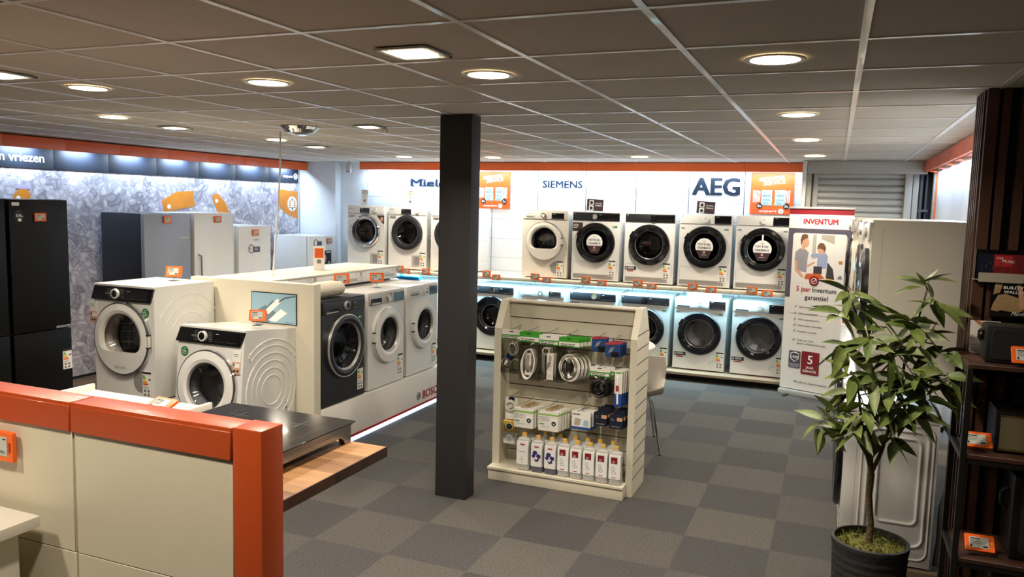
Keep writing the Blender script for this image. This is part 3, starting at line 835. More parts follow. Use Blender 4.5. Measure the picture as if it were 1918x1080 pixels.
SIEM_W = dict(SIEM_D, body='enamel', panel='panel_silver', face='enamel', clip=None, low=('round_flap',), rack=False, drum='drum', plinth=None, glass='door_glass')
SIEM_G = dict(AEG, panel='graphite', dial=(-.0, -.058, .036, 'chrome', 'graphite'), rim='black_gloss', face='black_gloss', R=.26, rg=.15, disp=(.09, .28, -.1, -.025), low=(), badge_text=('SIEMENS', -.27, -.05, .012, 'print_white'))
def miele_ribs(B, w, d, h):
    for z in (.1, .16, .42, .48, .70, .76): B.tube([(w/2-.002, .06, z), (w/2-.002, d-.06, z)], .006, 6)
MI1 = dict(body='enamel', rim='chrome', face='chrome', R=.225, rg=.165, cz=.50, disp=(-.09, .06, -.1, -.03), dial=(.155, -.058, .03, 'enamel', 'enamel'), low=('vent_square', 'corner_card'), elabel=(.235, .05), plinth=.235, drawer=(-.26, -.17, -.145, -.122), drawer_mat='panel_silver', badge_text=('Miele', -.25, -.045, .014, 'ink'), gasket='drum_dark', w=.585, arcs=miele_ribs)
MI2 = dict(MI1, body='enamel', rim='graphite', face='graphite', low=('vent_square',), R=.232, rg=.165)

UP, LO = 1.087, .107
FY = 9.30
def upper(x0, S, nm, lab, cat, g='machines on the back wall shelf'):
    return place(machine(nm, lab, cat, S, g), (x0+.2985, FY, UP))
def lower(x0, S, nm, lab, cat, g='washing machines along the bottom of the back wall'):
    return place(machine(nm, lab, cat, S, g), (x0+.2985, FY, LO))
upper(-6.265, MI1, 'tumble_dryer', 'white dryer with chrome door ring, leftmost on the back wall shelf', 'tumble dryer')
m2 = upper(-5.615, MI2, 'tumble_dryer', 'white dryer with dark grey door ring, second from left on the back wall shelf', 'tumble dryer')
dup(m2, (-4.965+.2985, FY, UP), label='white dryer half hidden by the left side of the dark pillar, upper shelf')
upper(-3.655, SIEM_D, 'tumble_dryer', 'cream dryer with pale door ring and D-shaped window on the back shelf', 'tumble dryer')
upper(-2.995, DRY_A, 'tumble_dryer', 'dryer with dark panel, silver dial and cashback disc on its black door', 'tumble dryer')
upper(-2.335, DRY_B, 'tumble_dryer', 'dryer with dark panel and plain black door, middle of the four black-doored ones', 'tumble dryer')
m5 = upper(-1.685, DRY_C, 'tumble_dryer', 'white-panelled dryer with cashback disc left of the rightmost one, back shelf', 'tumble dryer')
d6 = dict(DRY_C, strap=True, laundry=5)
upper(-1.045, d6, 'tumble_dryer', 'rightmost dryer on the back shelf, cashback disc on a strap, beside the roll-up banner', 'tumble dryer')
lower(-4.345, SIEM_G, 'washing_machine', 'washer with dark grey panel and big black door right of the pillar, bottom row', 'washing machine')
lower(-3.665, SIEM_W, 'washing_machine', 'all-white washer with silver panel behind the accessory rack, bottom row', 'washing machine')
lower(-3.005, W_A, 'washing_machine', 'washer with dark panel and gold dial peeking over the accessory rack', 'washing machine')
lower(-2.355, W_B, 'washing_machine', 'washer with dark panel and black door, right behind the rack side panel', 'washing machine')
w5 = lower(-1.70, W_C, 'washing_machine', 'white-panelled washer with black door and tissue box on top, bottom row', 'washing machine')
dup(w5, (-1.035+.2985, FY, LO), label='rightmost washer of the bottom row beside the roll-up banner, white panel')

# appliance price tags
def price_tag(name='price_tag', w=.115, h=.075, tilt=0):
    t = thing(name, '', 'price tag')
    B = MB().m('orange_tag').rrect(-w/2, w/2, 0, h, .006, -.012, 0); B.build('frame', t, bevel=.0015, seg=1)
    B = MB().m('eink').box(-w*.36, w*.30, -.0135, -.011, h*.17, h*.83)
    B.m('ink'); B.box(-w*.32, w*.0, -.0141, -.0135, h*.70, h*.76); B.m('ink_soft'); B.lines(-w*.32, w*.2, h*.64, h*.09, 3, h*.03, -.0136, 4)
    B.m('ink').box(w*.1, w*.27, -.0141, -.0135, h*.22, h*.32); B.box(-w*.33, -w*.27, -.0141, -.0135, h*.22, h*.36); B.build('screen', t, smooth=False)
    B = MB().m('led_orange').box(w*.37, w*.42, -.0135, -.011, h*.45, h*.6); B.build('clip', t, smooth=False)
    return t
ptag = price_tag(); place(ptag, (-4.054, 9.118, 1.080)); ptag['group'] = 'orange price tags'
ptag['label'] = 'orange price tag on the shelf edge right beside the pillar, upper of the pair'
TG = [(-3.92, 1.04, 'lower orange price tag of the pair right beside the pillar'),
      (-3.402, 1.082, 'upper orange price tag below the cream dryer on the back shelf'), (-3.246, 1.045, 'lower orange price tag below the cream dryer on the back shelf'),
      (-2.746, 1.079, 'upper orange price tag under the dryer with the silver dial and cashback disc'), (-2.545, 1.047, 'lower orange price tag under the dryer with the silver dial and cashback disc'),
      (-2.111, 1.077, 'upper orange price tag under the plain black-doored dryer without a disc'), (-1.944, 1.045, 'lower orange price tag under the plain black-doored dryer without a disc'),
      (-1.475, 1.073, 'upper orange price tag above the washer with the tissue box'), (-1.263, 1.048, 'lower orange price tag in front of the white tissue box'),
      (-.82, 1.07, 'upper orange price tag of the last pair before the banner'), (-.653, 1.046, 'lower orange price tag of the last pair before the banner'),
      (-5.32, 1.082, 'orange price tag above the blue towel, left and partly hidden'), (-5.22, 1.048, 'orange price tag hanging over the blue towel, right one'), (-4.93, 1.06, 'orange price tag cut by the left edge of the pillar')]
for k, (x, z, lab) in enumerate(TG): dup(ptag, (x, 9.118-.0*k, z), label=lab, ry=.06 if k % 2 else -.02)
ptag.rotation_euler.y = -.04

# boxes, towels and cards on the machines
B = MB().m('towel_blue')
B.at(-5.28, 9.30, LO+.845+.045, 0, 0, 0); pts = [(-.17, 0, 0), (-.08, .003, .004), (.05, -.003, 0), (.17, 0, .002)]; B.tube(pts, [.042, .045, .044, .042], 18)
B.tube([(.171+.0002*k, math.cos(k*.5)*.038*(1-k/60), math.sin(k*.5)*.038*(1-k/60)) for k in range(50)], .003, 5)
lower(-5.60, MI1, 'washing_machine', 'white washer under the blue towel, just left of the pillar', 'washing machine')
o = B.build('rolled_towel'); tag(o, 'bright blue rolled towel on a machine left of the pillar', 'towel')
t = thing('tissue_box', 'white glowing cloth packet on top of the washer in the bottom row', 'tissue box', (-1.38, 9.42, LO+.847))
B = MB().m('tissue').rrect(-.19, .19, 0, .07, .02, -.07, .11); B.build('packet', t, bevel=.01); B = MB().m('print_white').box(-.15, .15, -.0715, -.07, .045, .05); B.build('seam', t)

def top_card(x, w, h, kind, lab):
    t = thing('counter_card', lab, 'sign', (x, 9.50, UP+.8475), 0, 'cards standing on the upper machines', ry=.05)
    if kind == 'dark':
        B = MB().m('card_dark').box(-w/2, w/2, -.004, 0, .008, h); B.m('enamel').rrect(-w*.36, -w*.08, h*.52, h*.92, .008, -.0055, -.004); B.rrect(-w*.36, -w*.08, h*.08, h*.48, .008, -.0055, -.004)
        B.m('ink'); B.lathe([(h*.13, -.0055), (h*.12, -.0065), (0, -.0065)], -w*.22, h*.70, 16); B.lathe([(h*.13, -.0055), (h*.12, -.0065), (0, -.0065)], -w*.22, h*.26, 16)
        B.m('print_white').text('TOT €100,-', 0, h*.62, h*.11, -.004, width=w*.42, bold=.02); B.text('CASHBACK', 0, h*.44, h*.11, -.004, width=w*.42, bold=.02)
    else:
        B = MB().m('label_card').box(-w/2, w/2, -.004, 0, .008, h); B.m('ink').box(-w*.15, w*.15, -.005, -.004, h*.93, h*.96); B.box(-w*.42, w*.42, -.005, -.004, h*.82, h*.825)
        B.text('9,7', 0, h*.70, h*.07, -.004, align='C', bold=.02); B.m('ink_soft').lines(-w*.2, w*.2, h*.6, h*.05, 2, .004, -.004, 4); B.m('ink').box(-w*.12, w*.02, -.005, -.004, h*.25, h*.38); B.tube([(w*.1, -.005, h*.2), (w*.1, -.005, h*.42)], .003, 4)
    B.build('card', t, smooth=False)
    B = MB().m('acrylic').box(-w*.3, w*.3, -.03, .03, 0, .004); B.box(-w*.3, w*.3, -.001, .002, .004, h*.4); B.build('stand', t, smooth=False)
top_card(-2.78, .21, .15, 'dark', 'dark cashback card on the dryer with the silver dial')
top_card(-1.43, .21, .15, 'dark', 'dark cashback card below the largest wall name, on a white-panelled dryer')
top_card(-6.12, .115, .215, 'white', 'white card on the leftmost dryer with the chrome door ring')
top_card(-5.39, .125, .215, 'white', 'white card on the second dryer from the left, grey door ring')

# wall names
def wall_name(s, x, z, h, mat, lab, width, bold=0.02, nm='wall_name'):
    t = thing(nm, lab, 'lettering', (x, YB-.001, z)); B = MB().m(mat).text(s, 0, 0, h, 0, width=width, bold=bold, depth=.008)
    B.build('letters', t, smooth=False); return t
t = wall_name('Miele', -5.66, 2.228, .098, 'navy_ink', 'dark blue bold wall name half hidden by the pillar', .56, .10)
B = MB().m('navy_ink')       # slab serifs
for x0, x1 in ((-.008, .05), (.13, .2), (.225, .275), (.43, .475)):
    B.box(x0, x1, -.008, 0, 0, .012)
B.box(-.008, .04, -.008, 0, .086, .098); B.box(.15, .2, -.008, 0, .086, .098)
B.build('serifs', t, smooth=False)
wall_name('SIEMENS', -3.652, 2.232, .092, 'navy_ink', 'navy seven-letter capital wall name, centre of the back wall', .55, .045)
wall_name('AEG', -1.668, 2.172, .205, 'slate_ink', 'largest wall name, three dark capitals, right of the back wall', .555, .075)

def service_poster(x0, x1, z0, z1, lab):
    W, H = x1-x0, z1-z0
    t = thing('service_poster', lab, 'poster', (x0, YB-.012, z0), 0, 'orange service posters on the back wall')
    B = MB().m('orange_print').box(0, W, -.004, .004, 0, H); B.build('poster_board', t, smooth=False)
    B = MB().m('print_white'); B.text('BEKROONDE', W*.20, H*.79, H*.075, -.004, width=W*.57, bold=.02, shear=.1, rot=.13); B.text('SERVICE', W*.30, H*.69, H*.095, -.004, width=W*.50, bold=.03, shear=.1, rot=.13)
    B.m('orange_print')
    B.m('yellow')
    for k in range(9):
        a = PI*k/8+.0; B.add([(W*.5, -.0045, H*.2), (W*.5+W*.35*math.cos(a-.05), -.0045, H*.2+H*.16*math.sin(a-.05)), (W*.5+W*.35*math.cos(a+.05), -.0045, H*.2+H*.16*math.sin(a+.05))], [(0, 1, 2)])
    B.m('print_white')
    for s in (0, 1):
        for k in range(7):
            if s == 0: B.box(W*(.06+.026*k), W*(.071+.026*k), -.0046-.0002*k, -.004, H*(.28+.004*k), H*(.58-.004*k))
            else: B.box(W*(.90-.026*k), W*(.911-.026*k), -.0046-.0002*k, -.004, H*(.28+.004*k), H*(.58-.004*k))
    B.build('print', t, smooth=False)
    for k, (a, s1, s2) in enumerate(((.26, 'BESTE', 'WITGOED'), (.57, 'WEBSHOP', 'ELEKTRO'))):
        B = MB().m('cert_print').box(W*a, W*(a+.24), -.009, -.0055, H*.22, H*.58); B.m('ink_soft').box(W*(a+.01), W*(a+.23), -.0094, -.009, H*.235, H*.24)
        B.m('el_green').box(W*(a+.05), W*(a+.08), -.0096, -.009, H*.52, H*.54); B.m('navy_ink').text(s1, W*(a+.12), H*.43, H*.042, -.0092, align='C', width=W*.17); B.text(s2, W*(a+.12), H*.33, H*.03, -.0092, align='C', width=W*.17)
        B.lines(W*(a+.04), W*(a+.2), H*.29, H*.03, 2, H*.008, -.0092, 3); B.build('certificate', t, smooth=False)
    for (a, c, s) in ((.22, .20, '8x'), (.84, .20, '3x')):
        B = MB().m('ink').lathe([(W*.07, -.0095), (W*.07, -.0115), (0, -.0115)], W*a, H*c, 24); B.m('print_white').text(s, W*a, H*c-H*.025, H*.055, -.0115, align='C', bold=.04, width=W*.085); B.build('number_disc', t, smooth=False)
    B = MB().m('print_white').text('expert', W*.22, H*.055, H*.055, -.004, bold=.03, width=W*.40)
    B.lathe([(W*.035, -.004), (W*.035, -.006), (W*.06, -.006), (W*.06, -.004)], W*.72, H*.08, 20)
    for a in (.8, 2.3, 3.9, 5.5): B.tube([(W*.72, -.0055, H*.08), (W*.72+W*.045*math.cos(a), -.0055, H*.08+W*.045*math.sin(a))], .004, 4)
    B.build('logo', t, smooth=False)
service_poster(-.976, -.48, 1.95, 2.448, 'orange award poster on the back wall at the far right, above the last dryer')
service_poster(-4.62, -4.12, 1.935, 2.438, 'orange award poster on the back wall, cut by the right side of the pillar')

# ------------------------------------------------------------------ fridges along the mural
def fridge(name, label, y0, y1, zt, door='white', side=None, xf=-6.78, split=None, depth=.62, handle=None, stickers=(), freestand=True, cat='fridge'):
    """faces +X: local x runs along world +Y."""
    W = y1-y0; t = thing(name, label, cat, (xf, (y0+y1)/2, .014), PI/2, 'fridges in front of the mural'); h = zt-.014; side = side or door
    B = MB().m(side).box(-W/2, W/2, .055, depth, .03, h); B.m('black_matte').box(-W/2+.03, W/2-.03, .06, depth-.05, 0, .03); B.build('cabinet', t, bevel=.005)
    cuts = [.04]+([split] if split else [])+[h]
    for a, c in zip(cuts, cuts[1:]):
        B = MB().m(door).box(-W/2+.001, W/2-.001, -.0, .05, a+.004, c-.003); B.build('door', t, bevel=.008)
    B = MB().m('ink_soft').box(-W/2+.006, W/2-.006, .049, .056, .05, h-.008); B.build('door_seal', t, smooth=False)
    if handle == 'mark': B = MB().m('panel_silver').box(W/2-.17, W/2-.015, -.002, .002, h-.275, h-.262); B.build('brand_strip', t, smooth=False)
    if handle == 'bar': B = MB().m('steel').tube([(-W/2+.06, -.0, h-.48), (-W/2+.06, -.045, h-.49), (-W/2+.06, -.05, h-.95), (-W/2+.06, 0, h-.96)], .011, 8); B.build('door_handle', t)
    if handle == 'recess': B = MB().m('steel').box(W/2-.16, W/2-.004, -.004, .01, (split or .6)+.006, (split or .6)+.03); B.build('door_handle', t, bevel=.003)
    for s in stickers: s(t, W, h)
    return t
def st_hisense(t, W, h):
    B = MB().m('black_gloss').lathe([(.055, -.0006), (.055, -.002), (0, -.002)], -W*.33, h-.15, 28); B.m('print_white').text('€75,-', -W*.33, h-.16, .022, -.002, align='C', bold=.03); B.box(-W*.33-.014, -W*.33+.014, -.0026, -.002, h-.2, h-.175); B.box(-W*.45, -W*.33, -.001, 0, h-.06, h-.03); B.build('cashback_sticker', t, smooth=False)
    B = MB().m('panel_silver').text('Hisense', -.04, h-.14, .014, 0); B.build('brand_lettering', t, smooth=False)
    energy_label(t, W/2-.055, .30, 0, .095, .19)
def st_ten(t, W, h):
    B = MB().m('ink').text('Liebherr', -.04, h-.185, .014, 0, width=.12); B.build('brand_lettering', t, smooth=False)
    x, z = -.07, h-.29
    B = MB().m('banner_grey').tube([(x+.055*math.cos(PI/6+k*PI/3), -.002, z+.055*math.sin(PI/6+k*PI/3)) for k in range(6)], .006, 4, closed=True); B.box(x+.03, x+.16, -.0016, 0, z-.045, z+.025)
    B.text('10', x-.03, z-.01, .03, 0, bold=.03); B.m('print_white').lines(x+.06, x+.15, z+.008, .018, 2, .006, -.0016, 4); B.build('warranty_sticker', t, smooth=False)
fridge('fridge_freezer', 'tall black fridge freezer at the far left with a cashback sticker', 4.81, 5.39, 1.935, 'black_fridge', split=.70, handle='recess', stickers=(st_hisense,))
fridge('fridge_freezer', 'black fridge freezer cut by the left edge of the photo', 4.17, 4.775, 1.935, 'black_fridge', split=.70)
fridge('fridge_freezer', 'grey metal fridge with dark side panel, second from left', 6.285, 6.935, 1.805, 'silver_door', 'graphite', xf=-6.78, handle='mark')
fridge('fridge_freezer', 'tall white fridge with bar handle right of the grey one', 7.005, 7.645, 1.812, 'enamel', xf=-6.79, handle='bar')
fridge('fridge', 'mid height white fridge with a ten year warranty sticker', 7.73, 8.33, 1.652, 'enamel', xf=-6.79, stickers=(st_ten,))
def st_low(t, W, h):
    x, z = -.17, h-.10
    B = MB().m('banner_grey').tube([(x+.05*math.cos(PI/6+k*PI/3), -.002, z+.05*math.sin(PI/6+k*PI/3)) for k in range(6)], .006, 4, closed=True); B.box(x+.03, x+.14, -.0016, 0, z-.04, z+.02); B.build('warranty_sticker', t, smooth=False)
    B = MB().m('navy_band').box(-.02, .2, -.0016, 0, h-.53, h-.22); B.m('skin_print').prism([(-.01+.05+.035*math.cos(q), h-.33+.06*math.sin(q)) for q in [2*PI*k/14 for k in range(14)]], -.0024, -.0015); B.m('panel_silver').prism([(.14+.03*math.cos(q), h-.4+.03*math.sin(q)) for q in [2*PI*k/14 for k in range(14)]], -.0024, -.0015); B.m('print_white').box(.07, .19, -.0022, -.0015, h-.25, h-.235)
    B.build('promo_poster', t, smooth=False)
fridge('fridge', 'lowest white fridge beside the pier with a dark promo picture', 9.17, 9.79, 1.49, 'enamel', xf=-6.80, stickers=(st_low,))
for (x, y, z, lab) in ((-6.796, 5.10, 1.735, 'orange price tag on the tall black fridge'), (-6.796, 6.60, 1.70, 'orange price tag on the grey metal fridge'), (-6.806, 7.37, 1.70, 'orange price tag on the tall white fridge with the bar handle'),
                       (-6.806, 8.03, 1.53, 'orange price tag on the fridge with the warranty sticker below it'), (-6.816, 9.62, 1.375, 'orange price tag on the lowest white fridge')):
    dup(ptag, (x+.02, y, z), rz=PI/2, label=lab, ry=0)

# ------------------------------------------------------------------ island with the brand partition
t = thing('display_island', 'white display island with red stripe and glowing base carrying three washers', 'display island', (0, 0, 0))
B = MB().m('white_board').box(-4.85, -3.60, 4.99, 7.05, .045, .362); B.build('base', t, bevel=.004)
B = MB().m('red_stripe').box(-3.602, -3.5965, 4.992, 7.05, .046, .066); B.build('red_stripe', t, smooth=False)
B = MB().m('led_white').box(-3.63, -3.606, 4.992, 7.05, .004, .040); B.build('led_strip', t, smooth=False)
B = MB().m('plinth_gap_black').box(-4.8, -3.635, 4.993, 7.03, 0, .045); B.build('plinth', t, smooth=False)
B = MB().m('white_board').box(-4.72, -4.62, 4.99, 7.05, .362, 1.325); B.box(-4.62, -4.22, 4.99, 7.05, 1.20, 1.222); B.build('spine', t, smooth=False)
B = MB().m('cream_board').box(-4.72, -4.10, 4.99, 7.02, 1.332, 1.346); B.build('ledge', t, bevel=.002)
B = MB().m('ink').box(-4.60, -4.105, 4.995, 7.02, 1.2225, 1.2285); B.build('shadow_strip', t, smooth=False)  # solid dark strip, shade below the boxes put in as colour
B = MB().m('red_ink')
r2 = thing('brand_lettering', 'red brand name with round grey emblem on the island base by the pillar', 'lettering', (-3.599, 6.48, .105), PI/2)
B.text('BOSCH', .145, 0, .078, 0, bold=.035, width=.37, depth=.003); B.build('letters', r2, smooth=False)
B = MB().m('slate_ink').lathe([(.030, -.001), (.030, -.003), (.036, -.003), (.036, -.001)], .065, .042, 24)
B.tube([(.053, -.002, .025), (.053, -.002, .059)], .0025, 4); B.tube([(.077, -.002, .025), (.077, -.002, .059)], .0025, 4); B.tube([(.053, -.002, .042), (.077, -.002, .042)], .0025, 4); B.build('emblem', r2, smooth=False)
t = thing('partition_panel', 'cream end panel of the island with a small video screen in it', 'partition', (0, 0, 0))
B = MB().m('cream_board').box(-4.80, -3.60, 4.905, 4.988, .045, 1.352); B.build('panel', t, bevel=.003)
B = MB().m('plinth_gap_black').box(-4.78, -3.63, 4.92, 4.98, 0, .045); B.build('plinth', t, smooth=False)
B = MB().m('red_stripe').box(-3.602, -3.5965, 4.905, 4.988, .046, .066); B.build('red_stripe', t, smooth=False)
B = MB().m('black_satin').box(-4.185, -3.755, 4.899, 4.906, 1.03, 1.272); B.build('screen_bezel', t, bevel=.002)
B = MB().m('screen_blue').box(-4.178, -3.762, 4.8975, 4.8995, 1.037, 1.265)
B.m('screen_dark').prism([(-4.178, 1.037), (-4.02, 1.037), (-3.95, 1.12), (-4.05, 1.17), (-4.178, 1.10)], 4.897, 4.8976); B.prism([(-4.12, 1.09), (-3.98, 1.21), (-3.93, 1.19), (-4.05, 1.07)], 4.8965, 4.8971)
B.m('print_white').prism([(-4.05, 1.13), (-3.93, 1.23), (-3.90, 1.20), (-4.02, 1.10)], 4.8962, 4.8966); B.prism([(-4.02, 1.055), (-3.90, 1.15), (-3.84, 1.12), (-3.95, 1.045)], 4.896, 4.8963)
B.m('ink').tube([(-3.92, 4.8975, 1.20), (-3.87, 4.8975, 1.235), (-3.80, 4.8975, 1.25), (-3.766, 4.8975, 1.255)], .004, 5); B.box(-4.16, -4.04, 4.896, 4.8975, 1.058, 1.061); B.lines(-3.86, -3.78, 1.05, .01, 1, .004, 4.8974, 2)
B.build('screen', t, smooth=False)

BO = dict(rim='enamel', face='enamel', R=.25, rg=.15, cz=.465, w=.598, d=.60, h=.848, inner='panel_silver', glass='door_glass')
def isl(y, S, nm, lab, cat='washing machine'):
    m = machine(nm, lab, cat, S, 'washers standing on the island'); return place(m, (-3.615, y, .3635), PI/2)
isl(5.320, dict(BO, body='graphite', panel='graphite', rim='steel', face='graphite', rimring='panel_silver', R=.256, rg=.19, glass='door_glass_dark', dial=(0.02, -.06, .034, 'panel_silver', 'black_gloss'), disp=(.10, .27, -.1, -.035), drawer=(-.26, -.08, -.105, -.07), drawer_mat='black_gloss', elabel=(.235, .06), low=('corner_green',)), 'washing_machine', 'dark graphite washer on the island with a rolled towel on top')
isl(5.975, dict(BO, panel='panel_silver', dial=(.03, -.06, .038, 'chrome', 'panel_silver'), disp=(.115, .275, -.105, -.025), drawer=(-.27, -.10, -.105, -.05), drawer_mat='black_gloss', elabel=(.235, .06), handle='clipL', rimring='panel_silver'), 'washing_machine', 'white washer in the middle of the island with a chrome dial')
isl(6.630, dict(BO, R=.228, rg=.148, panel='enamel', dial=(.035, -.06, .032, 'enamel', 'chrome'), disp=(.12, .275, -.105, -.025), drawer=(-.25, -.09, -.09, -.05), drawer_mat='panel_silver', elabel=(.235, .06), handle='clipL'), 'washing_machine', 'white washer on the island nearest the pillar')
# towel, irons in acrylic, product boxes, tags, leaflet on the island
B = MB().m('towel_cream').at(-3.745, 5.245, 1.2125+.060); B.tube([(-.01, -.20, .002), (-.01, -.08, .008), (0, .10, .006), (.0, .20, .002)], [.055, .064, .064, .056], 18)
B.m('ink_soft').tube([(.035, .06, .036), (.05, .065, 0), (.045, .068, -.05)], .004, 5)
tag(B.build('rolled_towel'), 'cream rolled towel lying on the dark graphite washer', 'towel')
def prod_box(y0, y1, lab, k):
    t = thing('product_box', lab, 'box', (-4.105, (y0+y1)/2, 1.2295), PI/2, 'white product boxes under the island ledge'); W = y1-y0
    B = MB().m('print_white').box(-W/2+.003, W/2-.003, 0, .42, 0, .100); B.build('carton', t, bevel=.002)
    B = MB().m('enamel').prism([(-W*.3, .03), (-W*.05, .02), (0, .05), (-.02, .075), (-W*.2, .07)], -.0016, 0); B.m('ink_soft').text('BOSCH', W/2-.11, .08, .009, 0); B.lines(-W*.1, W*.35, .06, .012, 2, .004, 0, k); B.m('ink').box(-.012, 0, -.002, 0, .03, .06); B.box(W/2-.02, W/2-.012, -.0018, 0, .06, .095)
    B.m('eink').prism([(W*.1, .02), (W*.4, .02), (W*.38, .045), (W*.12, .05)], -.0015, 0); B.build('printed_picture', t, smooth=False)
prod_box(5.05, 5.62, 'white printed box under the island ledge behind the cream towel', 3)
prod_box(5.63, 6.33, 'white printed box in the middle under the island ledge', 4)
prod_box(6.34, 6.99, 'white printed box under the island ledge nearest the pillar', 5)
t = thing('steam_iron', 'pale blue steam iron lying behind the cream partition on the island', 'iron', (-3.97, 5.055, 1.2235), 0)
B = MB().m('tissue'); pts = [(-.12, .045), (-.06, .058), (.05, .052), (.13, 0), (.05, -.052), (-.06, -.058), (-.12, -.045)]
B.add([(x, y, 0) for x, y in pts]+[(x*.8-.01, y*.7, .05) for x, y in pts], [tuple(range(6, -1, -1)), tuple(range(7, 14))]+[(i, (i+1) % 7, (i+1) % 7+7, i+7) for i in range(7)]); B.build('soleplate', t, bevel=.006)
B = MB().m('screen_blue').tube([(-.1, 0, .05), (-.09, 0, .10), (0, 0, .115), (.07, 0, .095), (.08, 0, .045)], .014, 8); B.build('handle', t)
t = thing('leaflet_holder', 'folded white leaflet with an orange print standing on the island ledge', 'leaflet', (-4.42, 6.10, 1.347), .62)
B = MB().m('label_card').prismx([(-.05, 0), (-.047, 0), (-.004, .21), (.04, 0), (.043, 0), (-.002, .218), (-.008, .218)], -.05, .05); B.build('card', t, smooth=False)
B = MB().m('orange_print').at(0, -.0305, .1, rx=-.20).box(-.04, .04, -.002, 0, .01, .10); B.build('print', t, smooth=False)
B = MB().m('ink_soft').at(0, -.0305, .1, rx=-.20).box(-.018, .018, -.002, 0, -.04, -.005); B.build('text_block', t, smooth=False)

# two demonstration machines in front of the partition
t = thing('machine_stand', 'white pedestal carrying the dryer in front of the cream partition', 'pedestal', (0, 0, 0))
B = MB().m('enamel_cream').box(-5.15, -4.535, 4.29, 4.88, 0, .478); B.build('pedestal', t, bevel=.006)
t = thing('machine_wedge', 'sloping white stand tilting the front washer backwards', 'pedestal', (0, 0, 0))
B = MB().m('enamel_cream').prismx([(4.27, 0), (4.86, 0), (4.86, .1645), (4.27, .2205)], -4.37, -3.77); B.build('wedge', t, bevel=.004)
def arcsA(B, w, d, h):
    side_arcs(B, w/2, .34, .44, (.12, .19, .26, .33), .0035, [.3, .2, .4, .5], [2.6, 2.6, 2.7, 2.6])
def arcsB(B, w, d, h):
    side_arcs(B, w/2-.001, .32, .40, (.11, .165, .22), .0065)
    side_arcs(B, w/2-.001, .32, .40, (.275,), .0065, -1.4, PI+.5)
    side_arcs(B, w/2-.001, .32, .40, (.33, .375), .0065, [.75, .78], [2.4, 2.35])
    for a in (.76, 2.38): B.tube([(w/2-.001, .32+.33*math.cos(a), .40+.33*math.sin(a)), (w/2-.001, .32+.375*math.cos(a), .40+.375*math.sin(a))], .0065, 6)
BB = dict(body='enamel', rim='chrome', face='enamel', w=.598, d=.6, h=.848, slant=True, panel='black_satin', ph=.125, disp=(.04, .265, -.105, -.028), dial=(-.055, -.064, .037, 'enamel', 'black_gloss'), ticks='panel_silver', rimring='grey_door', badge_text=('BOSCH', -.16, -.072, .013, 'panel_silver'))
def green_disc(txt, x, z):
    def f(t):
        B = MB().m('green_sticker').lathe([(.035, -.0005), (.035, -.0018), (0, -.0018)], x, z, 28); B.m('print_white').text(txt, x, z-.006, .016, -.0018, align='C', bold=.03, width=.05); B.lines(x-.02, x+.02, z-.014, .01, 1, .005, -.0018, 2); B.lines(x-.012, x+.012, z+.022, .01, 1, .004, -.0018, 2)
        B.build('cashback_sticker', t, smooth=False)
    return f
def promo_hang(t, x, z, seed):
    B = MB().m('label_card').box(x-.035, x+.035, -.008, -.004, z, z+.16); B.m('skin_print').box(x-.035, x+.035, -.0088, -.008, z+.0, z+.085); B.m('label_card').box(x-.015, x+.03, -.0094, -.0088, z+.045, z+.075); B.m('ink')
    for s in (-.012, .014): B.lathe([(.009, -.0088), (.009, -.0096), (0, -.0096)], x+s, z+.022, 14)
    B.m('ink_soft').lines(x-.025, x+.025, z+.14, .012, 2, .004, -.008, seed); B.m('green_sticker').lathe([(.008, -.0088), (.008, -.0098), (0, -.0098)], x-.02, z+.065, 12)
    B.build('hanging_card', t, smooth=False)
mA = machine('tumble_dryer', 'large white demonstration dryer on the left with D-shaped door window', 'tumble dryer', dict(BB, arcs=arcsA, R=.272, rg=.185, cz=.452, clip=.10, rack=True, inner='enamel_cream', low=('vent_disc',), elabel=(.22, .03, -.005, .085, .19), plinth=.168, handle='clipR', gasket='enamel_cream', glass='door_glass'))
place(mA, (-4.842, 4.285, .48)); green_disc('€75,-', .215, .655)(mA); promo_hang(mA, -.30, .55, 4)
B = MB().m('ink_soft').text('EXCLUSIV', 0, .235, .016, -.043, align='C', width=.11); B.build('door_lettering', mA, smooth=False)
mB = machine('washing_machine', 'white demonstration washer leaning back, ring ripples pressed in its side', 'washing machine', dict(BB, arcs=arcsB, R=.262, rg=.165, cz=.43, inner='panel_silver', gasket='gasket', low=(), glass='door_glass', drum='drum'))
place(mB, (-4.07, 4.268, .222), 0, -.094); green_disc('€100,-', -.235, .66)(mB); promo_hang(mB, .245, .54, 6)
B = MB().m('ink')
for k in range(16): B.box(.2995, .3003, .50-.012, .50+.012, .10+k*.012, .10+k*.012+(.004 if k % 3 else .008))
B.build('barcode', mB, smooth=False)
def standing_tag(x, y, z, lab, rz=.35, lean=-.25, lift=.03):
    t = thing('price_tag', lab, 'price tag', (x, y, z), rz, 'orange price tags')
    for nm, bl in (('frame', 0), ('screen', 1), ('clip', 2)):
        src = ptag.children[bl]; c = src.copy(); COL.objects.link(c); c.parent = t; c.location = (0, 0, lift); c.rotation_euler = (lean, 0, 0); c.scale = (1.12, 1.1, 1.12)
    B = MB().m('acrylic').box(-.03, .03, -.03, .05, 0, .003); B.box(-.012, .012, .0, .004, .003, lift+.01); B.build('stand', t, smooth=False)
standing_tag(-4.79, 4.72, 1.330, 'orange price tag standing on the large demonstration dryer')
standing_tag(-3.89, 4.62, 1.062, 'orange price tag standing on the tilted front washer, before the screen')
standing_tag(-3.80, 5.56, 1.2120, 'orange price tag on the island just above the cream towel', .75, lift=.085)
standing_tag(-3.82, 6.14, 1.2120, 'orange price tag on the island in front of the last product box', .75, lift=.05)

